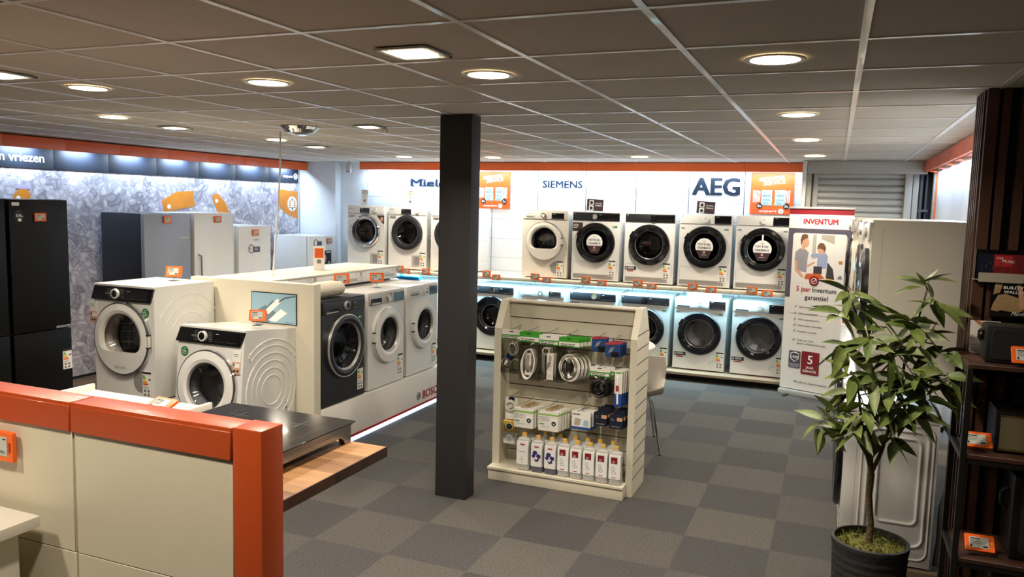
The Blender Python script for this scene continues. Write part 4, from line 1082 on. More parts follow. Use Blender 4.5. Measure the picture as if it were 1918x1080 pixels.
# ------------------------------------------------------------------ orange-topped partition in the foreground
t = thing('orange_partition', 'foreground partition of cream panels with orange top rail and orange end post', 'partition', (0, 0, 0))
PX = [-3.66, -2.985, -2.315, -1.637]
for a, c in zip(PX, PX[1:]):
    B = MB().m('orange_paint').box(a+.003, c-.003, 1.825, 1.925, 1.197, 1.297); B.build('top_rail', t, bevel=.004)
    B = MB().m('orange_paint').box(a+.004, c-.004, 1.8215, 1.826, 1.197, 1.285); B.build('rail_cover', t, bevel=.0015, seg=1)
    B = MB().m('panel_cream').box(a+.006, c-.006, 1.832, 1.848, .776, 1.1955); B.box(a+.006, c-.006, 1.832, 1.848, .36, .773); B.box(a+.006, c-.006, 1.832, 1.848, .02, .357); B.build('panel', t, bevel=.0015, seg=1)
B = MB().m('orange_paint').box(-1.634, -1.527, 1.824, 1.924, 0, 1.301); B.build('end_post', t, bevel=.004)
B = MB().m('dark_frame').box(-3.66, -1.64, 1.852, 1.88, 0, 1.196); B.m('panel_silver')
for a in PX[1:3]:
    for k in range(30): B.box(a-.0035, a+.0035, 1.85, 1.853, .05+k*.038, .05+k*.038+.012)
B.build('slotted_upright', t, smooth=False)
B = MB().m('cream_board').box(-3.66, -1.64, 1.895, 1.91, 0, 1.196); B.build('rear_panel', t, smooth=False)
t = thing('price_tag', 'large orange price tag reading 899 on the cream partition panel at the left edge', 'price tag', (-2.655, 1.816, 1.056), 0, 'orange price tags')
B = MB().m('orange_tag').rrect(-.085, .082, 0, .105, .006, -.012, .004); B.build('frame', t, bevel=.002, seg=1)
B = MB().m('eink').box(-.07, .055, -.014, -.011, .02, .088); B.m('ink').text('899,-', .05, .028, .012, -.014, align='R'); B.lines(-.065, -.01, .078, .01, 3, .004, -.014, 3); B.box(.035, .05, -.0146, -.014, .078, .082); B.build('screen', t, smooth=False)
B = MB().m('orange_paint').box(.062, .070, -.0165, -.011, .035, .07); B.build('clip', t, bevel=.002)

# worktop at the left edge
t = thing('kitchen_counter', 'white counter corner with a dark hob edge at the lower left of the photo', 'counter', (0, 0, 0))
B = MB().m('enamel_cream').box(-3.6, -2.43, 1.20, 1.79, .862, .90); B.build('worktop', t, bevel=.003)
B = MB().m('enamel_cream').box(-3.6, -2.50, 1.30, 1.76, .05, .862); B.build('cabinet', t, bevel=.003)
B = MB().m('plinth_gap_black').box(-3.58, -2.52, 1.32, 1.74, 0, .05); B.build('plinth', t, smooth=False)
B = MB().m('black_gloss').rrect(-3.1, -2.49, 1.26, 1.72, .01, 0, .006); tag(B.build('induction_hob'), 'dark hob set in the counter at the lower left edge', 'hob')
o = bpy.data.objects['induction_hob']; o.rotation_euler = (PI/2, 0, 0); o.location = (0, 0, .907)
o.rotation_euler = (-PI/2, 0, 0); o.scale = (1, 1, -1)

# wooden shelf behind the partition with hob and white tray
t = thing('wooden_shelf', 'oak shelf with dark edge sticking out behind the orange post', 'shelf', (0, 0, 0))
B = MB().m('oak').box(-3.62, -1.577, 1.926, 2.610, .992, 1.030); B.build('board', t, bevel=.0015, seg=1)
B = MB().m('walnut').box(-1.5765, -1.572, 1.926, 2.611, .9915, 1.0305); B.build('edge_band', t, smooth=False)
for x in (-3.3, -2.6, -2.0): B = MB().m('metal_black').prismx([(1.93, .90), (1.96, .90), (2.25, .975), (2.25, .9915), (1.93, .9915)], x-.01, x+.01); B.build('bracket', t, smooth=False)
t = thing('induction_hob', 'black glass induction hob with steel sides on the oak shelf', 'hob', (-2.03, 2.355, 1.0305))
B = MB().m('black_gloss').box(-.31, .31, -.257, .257, .080, .0855); B.m('ink_soft')
for x, y in ((-.15, -.12), (.15, -.12), (-.15, .12), (.15, .12)):
    B.box(x-.05, x+.05, y-.0008, y+.0008, .0852, .0858); B.box(x-.0008, x+.0008, y-.05, y+.05, .0852, .0858)
B.m('panel_silver').box(.02, .10, -.215, -.213, .0852, .0858); B.box(.245, .30, -.25, -.225, .0852, .0859)
B.build('glass_top', t, bevel=.0015, seg=1)
B = MB().m('steel_brushed').box(-.295, .298, -.245, .245, .034, .0798); B.box(-.298, .301, -.249, .249, .070, .0798)
B.m('chrome').box(.298, .3005, -.20, .20, .050, .053); B.build('steel_body', t, bevel=.002)
pts = [(.245, .036), (.245, .001), (.205, .001), (.198, .018), (.182, .030), (.165, .034), (.165, .036)]
for s in (1, -1):
    for xx in (.27, -.295): B = MB().m('steel_brushed').prismx([(s*a, z) for a, z in (pts if s > 0 else pts[::-1])], xx, xx+.027); B.build('foot', t, bevel=.001, seg=1)
t = thing('white_tray', 'shallow white tray hob frame lying left of the black hob behind the orange rail', 'tray', (-2.93, 2.40, 1.0305))
B = MB().m('enamel_cream').box(-.36, .36, -.30, .33, 0, .012); B.box(-.30, .30, -.28, .30, .012, .022); B.build('plate', t, bevel=.002)
B = MB().m('enamel_cream').box(-.372, -.355, -.30, .33, 0, .042); B.build('lip', t, bevel=.002); B = MB().m('enamel_cream').box(.355, .372, -.30, .33, 0, .034); B.build('lip', t, bevel=.002)
standing_tag(-2.60, 2.44, 1.0535, 'orange price tag lying back on the white tray behind the orange rail', -.1, -1.15)
bpy.context.view_layer.update()

# ------------------------------------------------------------------ accessory rack (slatwall gondola)
t = thing('accessory_rack', 'cream slatwall display rack with side panels standing right of the pillar', 'display rack', (0, 0, 0))
for x0, x1, nm in ((-2.240, -2.185, 'side_panel'), (-1.236, -1.190, 'side_panel')):
    B = MB().m('cream_board').prismx([(5.20, 0), (5.57, 0), (5.57, 1.10), (5.455, 1.295), (5.315, 1.295), (5.20, 1.10)], x0, x1)
    if x0 > -2:
        B.m('ink')
        for k in range(11): z = .12+k*.1; B.box(-1.1898, -1.1893, 5.205, 5.565, z, z+.007)
    B.build(nm, t, smooth=False)
B = MB().m('cream_board'); zz = [.06]+[.165+.1*k for k in range(11)]+[1.285]
for a, c in zip(zz, zz[1:]): B.box(-2.184, -1.237, 5.365, 5.405, a+.004, c-.004)
B.m('wood_edge').box(-2.184, -1.237, 5.377, 5.40, .06, 1.275); B.build('slat_panel', t, smooth=False)
B = MB().m('cream_board').box(-2.184, -1.237, 5.33, 5.44, 1.279, 1.292); B.build('top_cap', t, bevel=.002)
B = MB().m('cream_board').box(-2.235, -1.228, 5.10, 5.365, .078, .096); B.build('base_shelf', t, bevel=.002)
B = MB().m('cream_board').box(-2.232, -1.231, 5.112, 5.36, 0, .072); B.build('plinth', t, bevel=.002)
HK = [(-2.10, 1.10), (-1.965, 1.10), (-1.815, 1.10), (-1.665, 1.10), (-1.462, 1.095), (-1.352, 1.085), (-1.44, .895), (-1.31, .89), (-2.105, .60), (-1.985, .57), (-1.80, .57), (-1.56, .575), (-1.42, .60), (-1.31, .60)]
for x, z in HK:
    B = MB().m('steel').tube([(x, 5.366, z+.012), (x, 5.30, z+.004), (x, 5.175, z+.004), (x, 5.168, z+.012)], .0025, 6); B.build('hook', t)

def card_header(t, w, z0, z1, top, bot, y=0):
    B = MB().m(top).box(-w/2, w/2, -.002, .002, z0+(z1-z0)*.5, z1); B.m(bot).box(-w/2, w/2, -.002, .002, z0, z0+(z1-z0)*.5)
    B.m('label_card' if bot != 'label_card' else 'green_pack'); B.box(-w/2+.008, w/2-.008, -.003, -.002, z0+.006, z0+(z1-z0)*.36) if bot != 'label_card' else B.box(-w/2, w/2, -.003, -.002, z0, z0+.006)
    B.m('ink'); B.lines(-w/2+.014, w/2-.014, z0+(z1-z0)*.32, .011, 2, .005, -.003, 3, (.8, 1)); B.box(-.02, .012, -.0028, -.002, z1-.014, z1-.007)
    B.build('header_card', t, smooth=False)
def plastic_bag(t, w, z0, z1, d=.018):
    rnd = random.Random(int(w*1e4)); B = MB().m('clear_plastic'); nx, nz = 8, 9; vs = []
    for s in (-1, 1):
        for j in range(nz+1):
            for i in range(nx+1):
                u, v = i/nx*2-1, j/nz*2-1; k = (1-u*u)*(1-v**4)
                vs.append((u*w/2*(1+.03*rnd.uniform(-1, 1)), s*d*k+rnd.uniform(-.003, .003)*k, z0+(z1-z0)*j/nz))
    fs = []
    for s in (0, 1):
        o = s*(nx+1)*(nz+1)
        for j in range(nz):
            for i in range(nx): a = o+j*(nx+1)+i; q = (a, a+1, a+nx+2, a+nx+1); fs.append(q if s == 0 else q[::-1])
    B.add(vs, fs); B.build('plastic_bag', t)
def loop_pts(cx, cz, rx, rz, n=24, y=0, turns=1, grow=0):
    return [(cx+(rx+grow*k/n)*math.cos(2*PI*k/n), y+.003*math.sin(k*1.3), cz+(rz+grow*k/n)*math.sin(2*PI*k/n)) for k in range(int(n*turns)+1)]
def socket_strip(t, x, z0, z1, w, n):
    B = MB().m('cable_white').box(x-w/2, x+w/2, -.016, .014, z0, z1); st = (z1-z0)/n
    for k in range(n):
        zc = z0+st*(k+.5); B.m('cable_white').lathe([(w*.42, -.0165), (w*.38, -.018), (w*.35, -.0165), (0, -.0162)], x, zc, 18)
        B.m('ink_soft').tube([(x+w*.36*math.cos(a), -.0175, zc+w*.36*math.sin(a)) for a in [PI*.15+PI*.7*q/8 for q in range(9)]], .0016, 4)
        for s in (-1, 1): B.lathe([(.0032, -.0165), (0, -.0166)], x+s*w*.15, zc-w*.08, 8)
    B.build('socket_strip', t, bevel=.002, seg=1)
def plug(B, x, z, a=0):
    B.tube([(x, -.004, z), (x+.02*math.cos(a), -.006, z+.02*math.sin(a)), (x+.045*math.cos(a), -.006, z+.045*math.sin(a))], [.006, .014, .016], 10)
    for s in (-1, 1): B.tube([(x+.045*math.cos(a)-s*.008*math.sin(a), -.006, z+.045*math.sin(a)+s*.008*math.cos(a)), (x+.06*math.cos(a)-s*.008*math.sin(a), -.006, z+.06*math.sin(a)+s*.008*math.cos(a))], .0022, 6)
def repeat(src, n, labels, dy=.024, dx=.004, dz=.0):
    x, y, z = src.location
    for k in range(1, n): dup(src, (x+dx*k, y+dy*k, z+dz*k), label=labels[k-1])
G = 'cable packs on the top row of the accessory rack'
b1 = thing('cable_pack', 'bag with white extension cable and blue clip, leftmost of the top row', 'cable pack', (-2.105, 5.20, .775), 0, G)
card_header(b1, .15, .25, .318, 'label_card', 'green_pack'); plastic_bag(b1, .165, 0, .25)
B = MB().m('cable_white'); B.tube(loop_pts(.015, .185, .036, .05, 20), .0042, 6); B.tube(loop_pts(.01, .18, .028, .044, 20, -.008), .0042, 6); B.tube(loop_pts(-.04, .075, .032, .035, 20), .0042, 6); B.tube(loop_pts(.03, .06, .04, .045, 20, .008), .0042, 6); plug(B, -.05, .06, .9); B.m('blue_cap').at(-.015, 0, .125, ry=.5).box(-.022, .022, -.012, .012, -.014, .014); B.at(); B.build('cable', b1)
repeat(b1, 2, ['bag with white cable behind the leftmost one of the top row'])
b2 = thing('cable_pack', 'bag with three-way socket strip wrapped in its own white cable', 'cable pack', (-1.967, 5.19, .742), 0, G)
card_header(b2, .148, .278, .348, 'green_pack', 'label_card'); plastic_bag(b2, .16, 0, .28)
socket_strip(b2, 0, .04, .20, .048, 3)
B = MB().m('cable_white')
for q in range(3): B.tube([(p[0]+.16*(p[2]-.12)*.5, p[1], p[2]) for p in loop_pts(0, .12, .038+.006*q, .10+.004*q, 26, -.008-.006*q)], .0042, 6, closed=False)
B.build('cable', b2)
repeat(b2, 3, ['second bag with wrapped socket strip, behind the front one', 'rearmost bag with wrapped socket strip on its hook'])
b3 = thing('cable_pack', 'bag with four-way socket strip standing upright beside its cable', 'cable pack', (-1.815, 5.18, .752), 0, G)
card_header(b3, .146, .262, .33, 'label_card', 'green_pack'); plastic_bag(b3, .155, 0, .26)
socket_strip(b3, .018, .015, .205, .05, 4); B = MB().m('cable_white')
for q in range(2): B.tube(loop_pts(-.02, .215, .026-.005*q, .028-.005*q, 18, -.004*q), .0042, 6)
B.tube([(-.046, 0, .21), (-.044, 0, .1), (-.03, 0, .02)], .0045, 6); B.tube([(-.034, .004, .20), (-.034, .004, .1), (-.02, .004, .01)], .0045, 6); B.build('cable', b3)
repeat(b3, 4, ['second bag with upright four-way strip, behind the front one', 'third bag with upright four-way strip from the front', 'rearmost bag with upright four-way strip'], dy=.025, dx=.012)
b4 = thing('cable_pack', 'bag with thick round coil of white extension cable, front of its hook', 'cable pack', (-1.662, 5.17, .752), 0, G)
card_header(b4, .148, .262, .33, 'green_pack', 'label_card'); plastic_bag(b4, .175, 0, .26)
B = MB().m('cable_white')
for q in range(5): B.tube(loop_pts(.002*q, .115, .048+.0065*q, .07+.0065*q, 28, -.010+.005*(q % 3)), .0048, 7)
plug(B, 0, .09, -1.3); plug(B, .01, .15, 2.2); B.build('cable', b4)
repeat(b4, 4, ['second bag with the thick white cable coil, behind the front one', 'third bag with the thick white cable coil', 'rearmost bag with the thick white cable coil'], dy=.028, dx=.018)
def blister(x, y, z, lab):
    t = thing('blister_pack', lab, 'blister pack', (x, y, z), 0, 'blue blister packs on the accessory rack')
    B = MB().m('blue_pack').rrect(-.052, .052, 0, .098, .006, -.002, .002); B.m('pipe_red').prism([(-.05, .082), (.05, .092), (.05, .097), (-.05, .097)], -.003, -.002); B.m('panel_silver').prism([(-.03, .03), (-.022, .03), (-.004, .066), (-.012, .066)], -.0032, -.002); B.prism([(-.016, .035), (-.008, .035), (.012, .07), (.004, .07)], -.0032, -.002)
    B.build('card', t, smooth=False); B = MB().m('black_satin').rrect(-.005, .042, .008, .04, .008, -.016, -.002); B.build('blister', t, bevel=.003); return t
q = blister(-1.462, 5.22, .995, 'blue blister pack hanging left of the stack of four'); dup(q, (-1.462+.006, 5.26, .995), label='blue blister pack behind the single left one')
q = blister(-1.352, 5.17, .972, 'front blue blister pack of the stack of four')
repeat(q, 4, ['second blue blister pack of the stack of four', 'third blue blister pack of the stack of four', 'rearmost blue blister pack of the stack of four'], dy=.036, dx=.006)
c = thing('cable_pack', 'bag with coiled black cable below the blue blister packs', 'cable pack', (-1.442, 5.20, .672), 0, 'black cable packs on the accessory rack')
card_header(c, .142, .150, .218, 'label_card', 'green_pack'); plastic_bag(c, .148, 0, .15)
B = MB().m('cable_black')
for k in range(5): B.tube(loop_pts(0, .068, .034+.0065*k, .034+.0065*k, 24, -.012+.006*(k % 3)), .005, 6)
B.build('cable', c); repeat(c, 2, ['second bag with black cable, behind the front one'], dy=.05, dx=.02)
b = thing('brush_pack', 'white and red brush on a blue card at the right edge of the rack', 'brush pack', (-1.308, 5.19, .628), 0, 'brush packs on the accessory rack')
B = MB().m('label_card').box(-.026, .026, -.001, .002, .09, .255); B.m('blue_cap').box(-.026, .026, -.001, .002, 0, .09); B.m('green_pack').box(-.02, .02, -.0016, -.001, .232, .24); B.build('card', b, smooth=False)
B = MB().m('print_white').tube([(-.006, -.010, .21), (-.006, -.010, .15)], .008, 8); B.m('red_ink').tube([(-.006, -.010, .15), (-.004, -.010, .11)], .009, 8); B.m('print_white').tube([(-.004, -.010, .11), (0, -.010, .02)], .007, 8); B.build('brush', b)
repeat(b, 4, ['second brush pack on the right edge hook', 'third brush pack on the right edge hook', 'rearmost brush pack on the right edge hook'], dy=.03, dx=.008)
t = thing('cable_pack', 'tall pack with white plug, yellow block and socket at the lower left of the rack', 'cable pack', (-2.105, 5.22, .245))
B = MB().m('label_card').box(-.048, .048, .0, .004, 0, .35); B.m('yellow').box(-.046, .046, -.03, 0, .10, .185); B.m('print_white').box(-.046, .046, -.03, 0, .015, .10); B.m('navy_pack').box(-.02, .03, -.01, 0, .33, .36)
B.m('dark_frame').lathe([(.028, -.030), (.026, -.032), (0, -.032)], 0, .142, 20); B.m('panel_silver').lathe([(.026, -.030), (.024, -.033), (.02, -.031), (0, -.031)], 0, .055, 20); B.build('socket_block', t, bevel=.002, seg=1)
B = MB().m('cable_white'); B.tube(loop_pts(.0, .29, .04, .042, 22, -.015), .005, 6); B.tube(loop_pts(.0, .29, .032, .034, 22, -.022), .005, 6); plug(B, -.02, .265, .7); B.m('print_white').rrect(-.035, .035, .195, .225, .006, -.02, 0); B.build('cable', t)
def switch_box(x, z, lab):
    t = thing('switch_box', lab, 'box', (x, 5.175, z), 0, 'white and green boxes on the accessory rack')
    B = MB().m('label_card').box(-.074, .074, -.014, .014, 0, .14); B.m('lime').box(-.0742, .0742, -.0148, .0146, .112, .122); B.m('green_pack').box(-.066, -.03, -.0152, -.014, .045, .052); B.m('ink_soft'); B.lines(-.066, .02, .10, .012, 3, .003, -.014, 5); B.lines(-.05, .01, .03, .012, 1, .003, -.014, 6)
    B.m('print_white').box(.022, .062, -.016, -.014, .03, .085); B.m('ink').lathe([(.017, -.016), (.016, -.0185), (.006, -.0185)], .042, .057, 16); B.build('carton', t, smooth=False)
    B = MB().m('gold').tube([(-.01, -.0, .14), (-.03, .002, .152), (.0, .002, .158), (.03, .002, .152), (.01, 0, .14)], .004, 6); B.build('hanger', t); return t
q = switch_box(-1.985, .40, 'front white and green box of the left hook'); repeat(q, 5, ['second white and green box of the left hook', 'third white and green box of the left hook', 'fourth white and green box of the left hook', 'rearmost white and green box of the left hook'], dy=.034, dx=.009)
q = switch_box(-1.797, .40, 'front white and green box of the second hook'); repeat(q, 5, ['second white and green box of the second hook', 'third white and green box of the second hook', 'fourth white and green box of the second hook', 'rearmost white and green box of the second hook'], dy=.034, dx=.009)
f = thing('filter_pack', 'white and blue packet with grey drawing in the third row of the rack', 'packet', (-1.562, 5.195, .437), 0, 'filter packets on the accessory rack')
B = MB().m('label_card').box(-.068, .068, -.012, .012, 0, .125); B.m('blue_cap').box(-.069, .069, -.0125, .0125, 0, .018); B.m('acrylic_grey').prism([(-.05, .03), (-.01, .03), (.0, .075), (-.045, .08)], -.0135, -.012); B.m('screen_blue').prism([(.015, .03), (.055, .025), (.05, .07), (.02, .07)], -.0135, -.012); B.m('navy_ink').lines(-.06, -.01, .11, .01, 1, .008, -.012, 2, (1, 1))
B.m('ink').tube([(-.03, -.004, .125), (0, -.004, .142), (.02, -.004, .136)], .002, 5); B.build('packet', f, smooth=False); repeat(f, 3, ['second white and blue packet behind the front one', 'rearmost white and blue packet in the third row'], dy=.04, dx=.01)
def navy(x, z, lab):
    t = thing('small_box', lab, 'box', (x, 5.19, z), 0, 'navy boxes on the accessory rack')
    B = MB().m('navy_pack').box(-.045, .045, -.018, .018, 0, .092); B.m('navy_pack').box(-.025, .05, .012, .016, .092, .125); B.m('skin_print').box(.008, .046, -.0186, -.018, .055, .08); B.m('ink_soft').lines(-.036, .0, .07, .01, 2, .003, -.018, 4); B.box(-.03, .03, -.0186, -.018, .012, .018); B.build('carton', t, smooth=False); return t
q = navy(-1.422, .483, 'front navy box of the left stack'); repeat(q, 3, ['second navy box of the left stack', 'rearmost navy box of the left stack'], dy=.045, dx=.01)
q = navy(-1.312, .476, 'front navy box of the right stack'); repeat(q, 3, ['second navy box of the right stack', 'rearmost navy box of the right stack'], dy=.045, dx=.01)

def bottle(kind, lab, grp):
    t = thing('detergent_bottle', lab, 'bottle', (0, 0, 0), 0, grp)
    base = {'clear': 'bottle_plastic', 'purple': 'bottle_plastic', 'red': 'bottle_plastic'}[kind]
    def sec(z, rx, ry): return [(math.copysign(abs(math.cos(a))**.6, math.cos(a))*rx, math.copysign(abs(math.sin(a))**.6, math.sin(a))*ry, z) for a in [2*PI*i/24 for i in range(24)]]
    B = MB()
    rows = [sec(0, .040, .030), sec(.006, .046, .036), sec(.045, .047, .037), sec(.10, .046, .036), sec(.14, .043, .034), sec(.18, .046, .036), sec(.225, .047, .037), sec(.243, .042, .033), sec(.250, .022, .020), sec(.262, .018, .018)]
    for k in range(len(rows)-1):
        B.m('grey_base' if kind == 'purple' and k < 2 else 'bottle_body')
        B.add(rows[k]+rows[k+1], [(i, (i+1) % 24, (i+1) % 24+24, i+24) for i in range(24)])
    B.add(rows[0], [tuple(range(23, -1, -1))]); B.build('bottle_body', t)
    B = MB().m('amber_cap').lathez([(.017, .258), (.018, .262), (.016, .284), (.0, .287)], n=16); B.build('cap', t)
    B = MB().m('print_white').rrect(-.041, .041, .048, .228, .008, -.0395, -.030)
    y = -.0395
    if kind == 'clear': B.m('red_ink').box(-.017, .017, y-.001, y, .198, .208); B.m('ink_soft').text('UltraPhase', 0, .145, .008, y, align='C', width=.05); B.text('2', 0, .095, .016, y, align='C'); B.lines(-.02, .02, .085, .01, 1, .003, y, 3); B.lathe([(.004, y), (0, y-.001)], 0, .065, 8)
    if kind == 'purple':
        B.m('red_ink').box(-.017, .017, y-.001, y, .198, .208); B.m('purple_print'); rnd = random.Random(4)
        for k in range(7): B.prism([(rnd.uniform(-.022, .022)*.0+(-.02+.04*((k*37) % 7)/6)+(.012+.004*(a % 2))*math.cos(2*PI*a/10), .13+.03*math.sin(k*2.1)+(.014+.005*(a % 2))*math.sin(2*PI*a/10)) for a in range(10)], y-.0016-.0001*k, y)
        B.m('print_white').lathe([(.012, y-.002), (.012, y-.003), (0, y-.003)], -.002, .115, 16); B.m('purple_print').text('1', -.002, .108, .014, y-.003, align='C', bold=.02)
    if kind == 'red':
        B.m('red_dark').box(-.026, .02, y-.001, y, .165, .212); B.m('print_white').lines(-.016, .012, .185, .01, 2, .003, y-.001, 4)
        B.m('ink_soft').tube([(.010*math.cos(2*PI*k/16)-.01, y-.001, .128+.014*math.sin(2*PI*k/16)) for k in range(16)], .0012, 4, closed=True); B.tube([(.014*math.cos(2*PI*k/16)-.004, y-.001, .098+.010*math.sin(2*PI*k/16)) for k in range(16)], .0012, 4, closed=True); B.m('red_ink').box(-.016, .012, y-.001, y, .058, .063)
    B.build('label', t, smooth=False)
    return t
M('bottle_body', (206, 206, 202), .22, coat=.3, trans=.25)
z0 = .0965
q1 = place(bottle('clear', 'white-labelled detergent bottle, leftmost on the base of the rack', 'white label bottles'), (-1.975, 5.17, z0)); q1.scale = (1.05, 1.05, .94)
q2 = place(bottle('purple', 'purple-flower detergent bottle next to the leftmost white one', 'purple label bottles'), (-1.868, 5.168, z0)); q2.scale = (1.0, 1.0, .92); dup(q2, (-1.765, 5.165, z0), label='purple-flower detergent bottle next to the red-labelled ones')
q3 = place(bottle('red', 'red-labelled bottle, leftmost of the five in front', 'red label bottles'), (-1.668, 5.162, z0)); q3.scale = (.98, .98, .93)
for k, lab in enumerate(('red-labelled bottle, second from left in front', 'red-labelled bottle, middle of the five in front', 'red-labelled bottle, second from right in front', 'rightmost red-labelled bottle in front')): dup(q3, (-1.668+.0935*(k+1), 5.158-.002*k, z0), label=lab)
for k, x in enumerate((-1.62, -1.53, -1.44, -1.345, -1.285)): dup(q3, (x+.0, 5.262+.001*k, z0), label='red-labelled bottle in the rear row, behind %s' % ('the leftmost pair of front ones', 'the second and third front ones', 'the middle and fourth front ones', 'the two rightmost front ones')[k]) if k < 4 else None
dup(q1, (-1.955, 5.285, z0), label='bottle behind the leftmost white-labelled one'); dup(q2, (-1.85, 5.282, z0), label='purple bottle behind the left purple-flower one'); dup(q2, (-1.745, 5.28, z0), label='purple bottle behind the right purple-flower one')

# ------------------------------------------------------------------ chairs and round table behind the rack
def chair(lab, loc, rz, shell='shell_white'):
    t = thing('shell_chair', lab, 'chair', loc, rz, 'shell chairs at the round table')   # faces +Y
    B = MB().m(shell); rows = []
    prof = [(.20, .455, .215, 0), (.12, .442, .23, .01), (-.02, .435, .235, .02), (-.13, .445, .235, .04), (-.185, .50, .235, .05), (-.215, .60, .25, .06), (-.235, .70, .255, .06), (-.25, .81, .235, .05)]
    n = 12; vs = []
    for off in (0, .009):
        for (y, z, hw, cup) in prof:
            for i in range(n+1):
                u = i/n*2-1; k = u*u
                back = z > .5
                vs.append((u*hw, y+(cup*1.6*k if back else 0)+(off if back else 0), z+(cup*k if not back else -.02*k*(z > .78))-(0 if back else off)))
    m = n+1; P = len(prof); fs = []
    for s in (0, 1):
        o = s*m*P
        for j in range(P-1):
            for i in range(n): a = o+j*m+i; q = (a, a+1, a+m+1, a+m); fs.append(q if s else q[::-1])
    o = m*P
    for i in range(n): fs += [(i, i+1, o+i+1, o+i), ((P-1)*m+i+1, (P-1)*m+i, o+(P-1)*m+i, o+(P-1)*m+i+1)]
    for j in range(P-1): fs += [(j*m+m, j*m, o+j*m, o+j*m+m), (j*m+n, j*m+m+n, o+j*m+m+n, o+j*m+n)]
    B.add(vs, fs); B.build('shell', t)
    for sx in (-1, 1):
        for a, c in ((-.13, -.27), (.13, .25)):
            B = MB().m('chrome').tube([(sx*.10, a, .432), (sx*.145, a*1.15, .415), (sx*.215, c, .006)], .0085, 8); B.m('black_matte').tube([(sx*.2145, c, .008), (sx*.2155, c, 0)], .011, 8); B.build('leg', t)
    return t
chair('white shell chair with chrome legs standing right behind the rack', (-1.49, 6.42, 0), .30)
chair('beige shell chair across the round table, barely visible beside the rack', (-2.15, 7.75, 0), PI+.1, 'shell_white')
t = thing('round_table', 'white round table partly visible behind the accessory rack', 'table', (-1.84, 7.0, 0))
B = MB().m('plastic_white').lathez([(0, .722), (.38, .722), (.395, .73), (.395, .742), (.385, .75), (0, .75)], n=48); B.build('tabletop', t)
B = MB().m('chrome').lathez([(.028, .02), (.028, .722)], n=20); B.build('pedestal', t)
B = MB().m('chrome').lathez([(.21, 0), (.21, .008), (.05, .024), (.028, .03)], n=32); B.build('foot', t)

# ------------------------------------------------------------------ roll-up banner
t = thing('rollup_banner', 'tall roll-up banner with dark border, kitchen photo and red heading', 'banner', (-.465, 9.06, 0), -.36)
W = .68
B = MB().m('panel_silver').box(-.005, W+.01, -.04, .03, .0, .06); B.build('base_cassette', t, bevel=.012)
B = MB().m('black_matte').box(.09, .12, -.14, -.04, 0, .012); B.build('foot', t, bevel=.003); B = MB().m('black_matte').box(W-.12, W-.09, -.16, -.04, 0, .012); B.build('foot', t, bevel=.003)
B = MB().m('panel_silver').tube([(W/2, .02, .06), (W/2, .02, 2.02)], .008, 8); B.build('pole', t)
B = MB().m('panel_silver').box(-.008, W+.008, -.012, .018, 2.022, 2.042); B.build('top_rail', t, bevel=.004)
B = MB().m('banner_white').box(0, W, -.004, 0, .07, 2.022)
B.m('red_dark').box(0, W, -.0048, -.004, 1.965, 2.021)
B.m('banner_grey').box(0, W, -.0048, -.004, 1.07, 1.815); B.m('banner_white').rrect(.055, W-.055, 1.00, 1.765, .03, -.0056, -.0048); B.box(.055, W-.055, -.0057, -.0048, .9, 1.1)
B.m('red_ink').text('INVENTUM', W/2, 1.865, .055, -.005, align='C', bold=.06, width=.36)
B.build('printed_sheet', t, smooth=False)
B = MB().m('photo_wall').rrect(.058, W-.058, 1.245, 1.76, .03, -.0062, -.0056); y = -.0062
def pp(mat, pts, d): B.m(mat).prism(pts, y-d, y)
def ell(cx, cz, rx, rz, n=18): return [(cx+rx*math.cos(2*PI*k/n), cz+rz*math.sin(2*PI*k/n)) for k in range(n)]
pp('acrylic_grey', [(.36, 1.71), (.50, 1.66), (.50, 1.755), (.36, 1.755)], .0003); pp('beige_frame', [(.27, 1.50), (.31, 1.50), (.31, 1.755), (.27, 1.755)], .0003)
pp('shirt_print', [(.10, 1.36), (.22, 1.35), (.225, 1.50), (.235, 1.56), (.19, 1.60), (.135, 1.60), (.09, 1.56), (.085, 1.47), (.11, 1.47)], .0004)
pp('skin_print', [(.085, 1.47), (.115, 1.47), (.125, 1.38), (.19, 1.31), (.18, 1.285), (.095, 1.36)], .0006); pp('skin_print', [(.155, 1.59), (.19, 1.59), (.195, 1.64), (.16, 1.64)], .0006)
pp('skin_print', ell(.195, 1.665, .038, .052), .0008); pp('hair_print', [(.150, 1.63), (.165, 1.69), (.215, 1.715), (.222, 1.70), (.215, 1.745), (.185, 1.76), (.15, 1.745), (.138, 1.69)], .001)
pp('blue_shirt_print', [(.33, 1.40), (.43, 1.40), (.44, 1.53), (.41, 1.57), (.35, 1.56), (.27, 1.55), (.25, 1.52), (.33, 1.51)], .0004); pp('skin_print', ell(.365, 1.59, .036, .042), .0006); pp('hair_print', [(.325, 1.60), (.35, 1.61), (.385, 1.60), (.405, 1.57), (.415, 1.62), (.39, 1.665), (.35, 1.67), (.325, 1.64)], .0008); pp('skin_print', [(.21, 1.42), (.30, 1.47), (.31, 1.455), (.22, 1.40)], .0005)
pp('pot_print', [(.295, 1.34), (.385, 1.34), (.385, 1.42), (.295, 1.42)], .0007); pp('pot_print', [(.43, 1.30), (.52, 1.29), (.50, 1.40), (.44, 1.47)], .0005); pp('food_print', [(.20, 1.28), (.30, 1.27), (.42, 1.30), (.36, 1.345), (.22, 1.335)], .0009); pp('yellow', [(.42, 1.27), (.52, 1.262), (.51, 1.285), (.43, 1.30)], .001)
